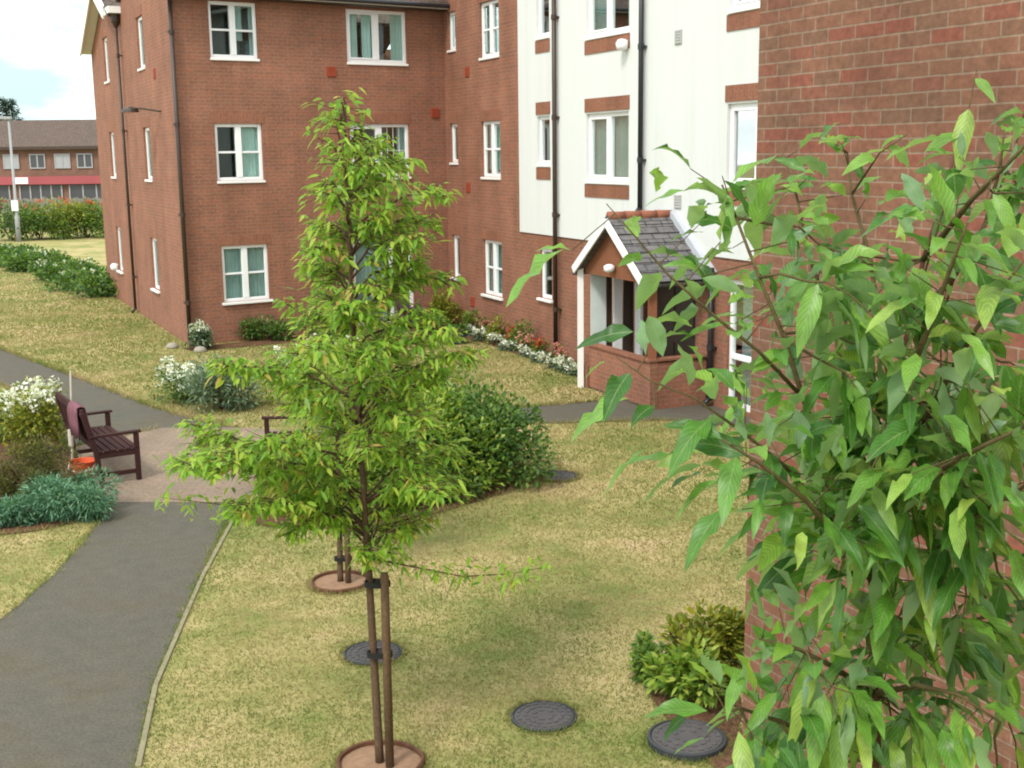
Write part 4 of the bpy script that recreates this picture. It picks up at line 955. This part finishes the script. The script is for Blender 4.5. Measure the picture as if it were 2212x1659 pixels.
# pine behind the shops
tp = D(18, 262, 122)
t = empty('pine_tree', (tp[0], 122, 0), 'dark evergreen tree rising behind the shop roof at the left edge', 'tree')
b = MB(); b.tube([(tp[0], 122, -.2), (tp[0], 122, 6), (tp[0] - .2, 122, 9.6)], [.3, .2, .05], 8); b.build('trunk', M['bark'], t)
LP = []; LD = []
for k in range(60):
    z = 2.5 + 7.0 * (k / 60) ** .9; R = (9.9 - z) * .42 + .25; a = k * 2.4
    for j in range(60):
        q = rng.uniform(.1, 1); LP.append((tp[0] + R * q * math.cos(a) + rng.normal(0, .12), 122 + R * q * math.sin(a) + rng.normal(0, .12), z + .25 * q + rng.normal(0, .12))); LD.append((math.cos(a) + rng.normal(0, .5), math.sin(a) + rng.normal(0, .5), rng.normal(.1, .4)))
leaves('crown', np.array(LP), np.array(LD), .42, .12, M['pine'], t)
# trees far behind so the horizon is not bare
for i, (x, y, h, lab) in enumerate(()): pass

# ------------------------------------------------------------------ near tree on the right (branches within arm's reach of the lens)
nt_ = empty('leafy_tree', (.72, 2.45, 0), 'leafy green tree with long drooping leaves filling the right foreground', 'tree')
def BP(lst): return [D(px, py, y) for px, py, y in lst]
trunk = [np.array([.70, 2.5, -.05]), np.array([.71, 2.5, 1.0]), np.array([.715, 2.48, 2.2])] + BP([(1893, 1650, 2.45), (1886, 1500, 2.45), (1890, 1330, 2.45), (1884, 1240, 2.45), (1896, 1120, 2.46), (1905, 1010, 2.47), (1930, 860, 2.48), (1965, 700, 2.5), (1995, 560, 2.5), (2040, 420, 2.5), (2065, 320, 2.5)])
b = MB(); n = len(trunk); b.tube(trunk, [.022, .02, .017] + list(np.linspace(.0125, .003, n - 3)), 8); b.build('trunk', M['twig'], nt_, smooth=True)
brs = [  # pixel polylines with distance
    [(1886, 1260, 2.45), (1810, 1140, 2.4), (1770, 960, 2.35), (1735, 860, 2.3), (1690, 720, 2.3), (1640, 600, 2.3), (1590, 470, 2.35), (1560, 400, 2.4)],
    [(1735, 860, 2.3), (1640, 760, 2.25), (1540, 680, 2.2), (1440, 590, 2.2), (1380, 520, 2.2), (1310, 440, 2.2)],
    [(1810, 1140, 2.4), (1700, 1010, 2.2), (1600, 930, 2.1), (1500, 860, 2.1), (1400, 820, 2.1), (1330, 770, 2.1)],
    [(1896, 1120, 2.46), (1840, 900, 2.6), (1800, 700, 2.7), (1750, 560, 2.8), (1720, 420, 2.85), (1690, 330, 2.9)],
    [(1930, 860, 2.48), (1900, 700, 2.6), (1880, 560, 2.7), (1840, 420, 2.75), (1830, 330, 2.8)],
    [(1890, 1330, 2.45), (2000, 1240, 2.3), (2100, 1120, 2.2), (2200, 1060, 2.1), (2300, 980, 2.0)],
    [(1905, 1010, 2.47), (2000, 900, 2.3), (2080, 760, 2.2), (2150, 640, 2.15), (2230, 540, 2.1)],
    [(1965, 700, 2.5), (2060, 600, 2.6), (2130, 480, 2.6), (2160, 360, 2.6), (2170, 280, 2.6)],
    [(1995, 560, 2.5), (2100, 430, 2.3), (2200, 330, 2.2), (2260, 260, 2.2)],
    [(1886, 1500, 2.45), (1800, 1440, 2.3), (1720, 1400, 2.2), (1640, 1380, 2.2)],
    [(1893, 1640, 2.45), (1790, 1600, 2.3), (1690, 1560, 2.2), (1600, 1530, 2.15), (1560, 1540, 2.1)],
    [(1886, 1500, 2.45), (1980, 1480, 2.3), (2070, 1500, 2.25), (2160, 1560, 2.2)],
    [(1890, 1400, 2.45), (2020, 1360, 2.5), (2140, 1330, 2.5), (2260, 1330, 2.45)],
    [(1900, 1060, 2.47), (2040, 1010, 2.15), (2130, 960, 2.0), (2260, 900, 1.95)],
    [(1884, 1240, 2.45), (1830, 1180, 2.25), (1740, 1080, 2.1), (1640, 1000, 2.05), (1560, 950, 2.0)],
    [(1905, 1010, 2.47), (1960, 820, 2.2), (2010, 700, 2.1), (2060, 560, 2.05), (2090, 480, 2.0)],
]
br = MB(); LP, LD, LL = [], [], []
per = [.0155, .040, .032, .026, .024, .017, .015, .021, .026, .019, .0145, .019, .016, .013, .016, .018]
for bi, pl in enumerate(brs):
    pts = BP(pl); br.tube(pts, np.linspace(.0075 if bi not in (1, 2) else .0042, .002 if bi not in (1, 2) else .001, len(pts)), 6)
    seg = [np.linalg.norm(pts[i + 1] - pts[i]) for i in range(len(pts) - 1)]; tot = sum(seg); m = int(tot / per[bi] * 2.1)
    for k in range(m):
        d = tot * (k + rng.uniform(0, 1)) / m
        if d < .10 * tot and bi not in (5, 13): continue
        i = 0
        while i < len(seg) - 1 and d > seg[i]: d -= seg[i]; i += 1
        P0 = pts[i] + (pts[i + 1] - pts[i]) * min(1, d / seg[i]); ax = unit(pts[i + 1] - pts[i])
        pr = rng.normal(0, 1, 3); pr -= ax * np.dot(pr, ax); pr = unit(pr)
        dr = pr * .8 + ax * .55 + np.array([0, 0, -.15 + rng.normal(0, .35)])
        off = pr * rng.uniform(0, .13) ** 1.0; 
        if np.linalg.norm(off) > .03 and k % 3 == 0: br.tube([P0, P0 + off], [.0014, .0009], 4)
        LP.append(P0 + off); LD.append(dr); LL.append(rng.uniform(.06, .135))
MASS = [(1570, 900), (1660, 620), (1800, 520), (2000, 470), (2230, 360), (2230, 1700), (1560, 1700), (1620, 1500), (1740, 1330), (1700, 1120), (1600, 1060)]
HOLES = [[(1570, 1040), (1690, 1040), (1790, 1180), (1760, 1440), (1570, 1440)], [(1940, 1360), (2160, 1380), (2210, 1680), (2040, 1680), (1970, 1520)]]
anchors = np.array([q for pl in brs for q in BP(pl)]); cnt = 0
for (pa, pb) in (([(1965, 700, 2.5), (2030, 480, 2.45), (2080, 300, 2.4), (2110, 150, 2.4)], 7), ([(2130, 480, 2.6), (2190, 330, 2.55), (2225, 200, 2.5)], 8), ([(1840, 420, 2.75), (1900, 330, 2.7), (1960, 290, 2.65)], 4), ([(1830, 330, 2.8), (1790, 300, 2.8)], 3), ([(1590, 470, 2.35), (1560, 380, 2.35)], 3)):
    pts = BP(pa); br.tube(pts, np.linspace(.003, .001, len(pts)), 5)
    for k in range(pb):
        q = (k + .7) / pb * (len(pts) - 1.001); i = int(q); P0 = pts[i] + (pts[i + 1] - pts[i]) * (q - i); pr = unit(rng.normal(0, 1, 3)); LP.append(P0); LD.append(pr + np.array([0, 0, -.1])); LL.append(rng.uniform(.06, .11))
while cnt < 50:
    px, py = rng.uniform(1560, 2230), rng.uniform(360, 1700); a1 = np.array([px]); a2 = np.array([py])
    if not inpoly(a1, a2, MASS)[0] or any(inpoly(a1, a2, h)[0] for h in HOLES): continue
    if py < 800 and rng.uniform() < .35: continue
    cnt += 1; e = D(px, py, rng.uniform(2.05, 2.75)); an = anchors[np.argmin(np.linalg.norm(anchors - e - np.array([0, 0, .05]), axis=1))]
    tip = e + unit(e - an) * .10 + np.array([0, 0, -.05]); pts = bez(an, tip, .02, 5, .008); br.tube(pts, np.linspace(.0035, .001, 6), 5)
    for k in range(12):
        q = rng.uniform(.35, 1) * 5; i = min(int(q), 4); P0 = pts[i] + (pts[i + 1] - pts[i]) * (q - i); pr = unit(rng.normal(0, 1, 3)); LP.append(P0 + pr * rng.uniform(0, .02))
        LD.append(pr * .8 + unit(tip - an) * .5 + np.array([0, 0, -.25 + rng.normal(0, .35)])); LL.append(rng.uniform(.065, .14))
br.build('branches', M['neartwig'], nt_, smooth=True)
LL = np.array(LL)
leaves('foliage', np.array(LP), np.array(LD), LL, LL * rng.uniform(.25, .36, len(LL)), M['neartree'], nt_, 5, .40, .35, True)
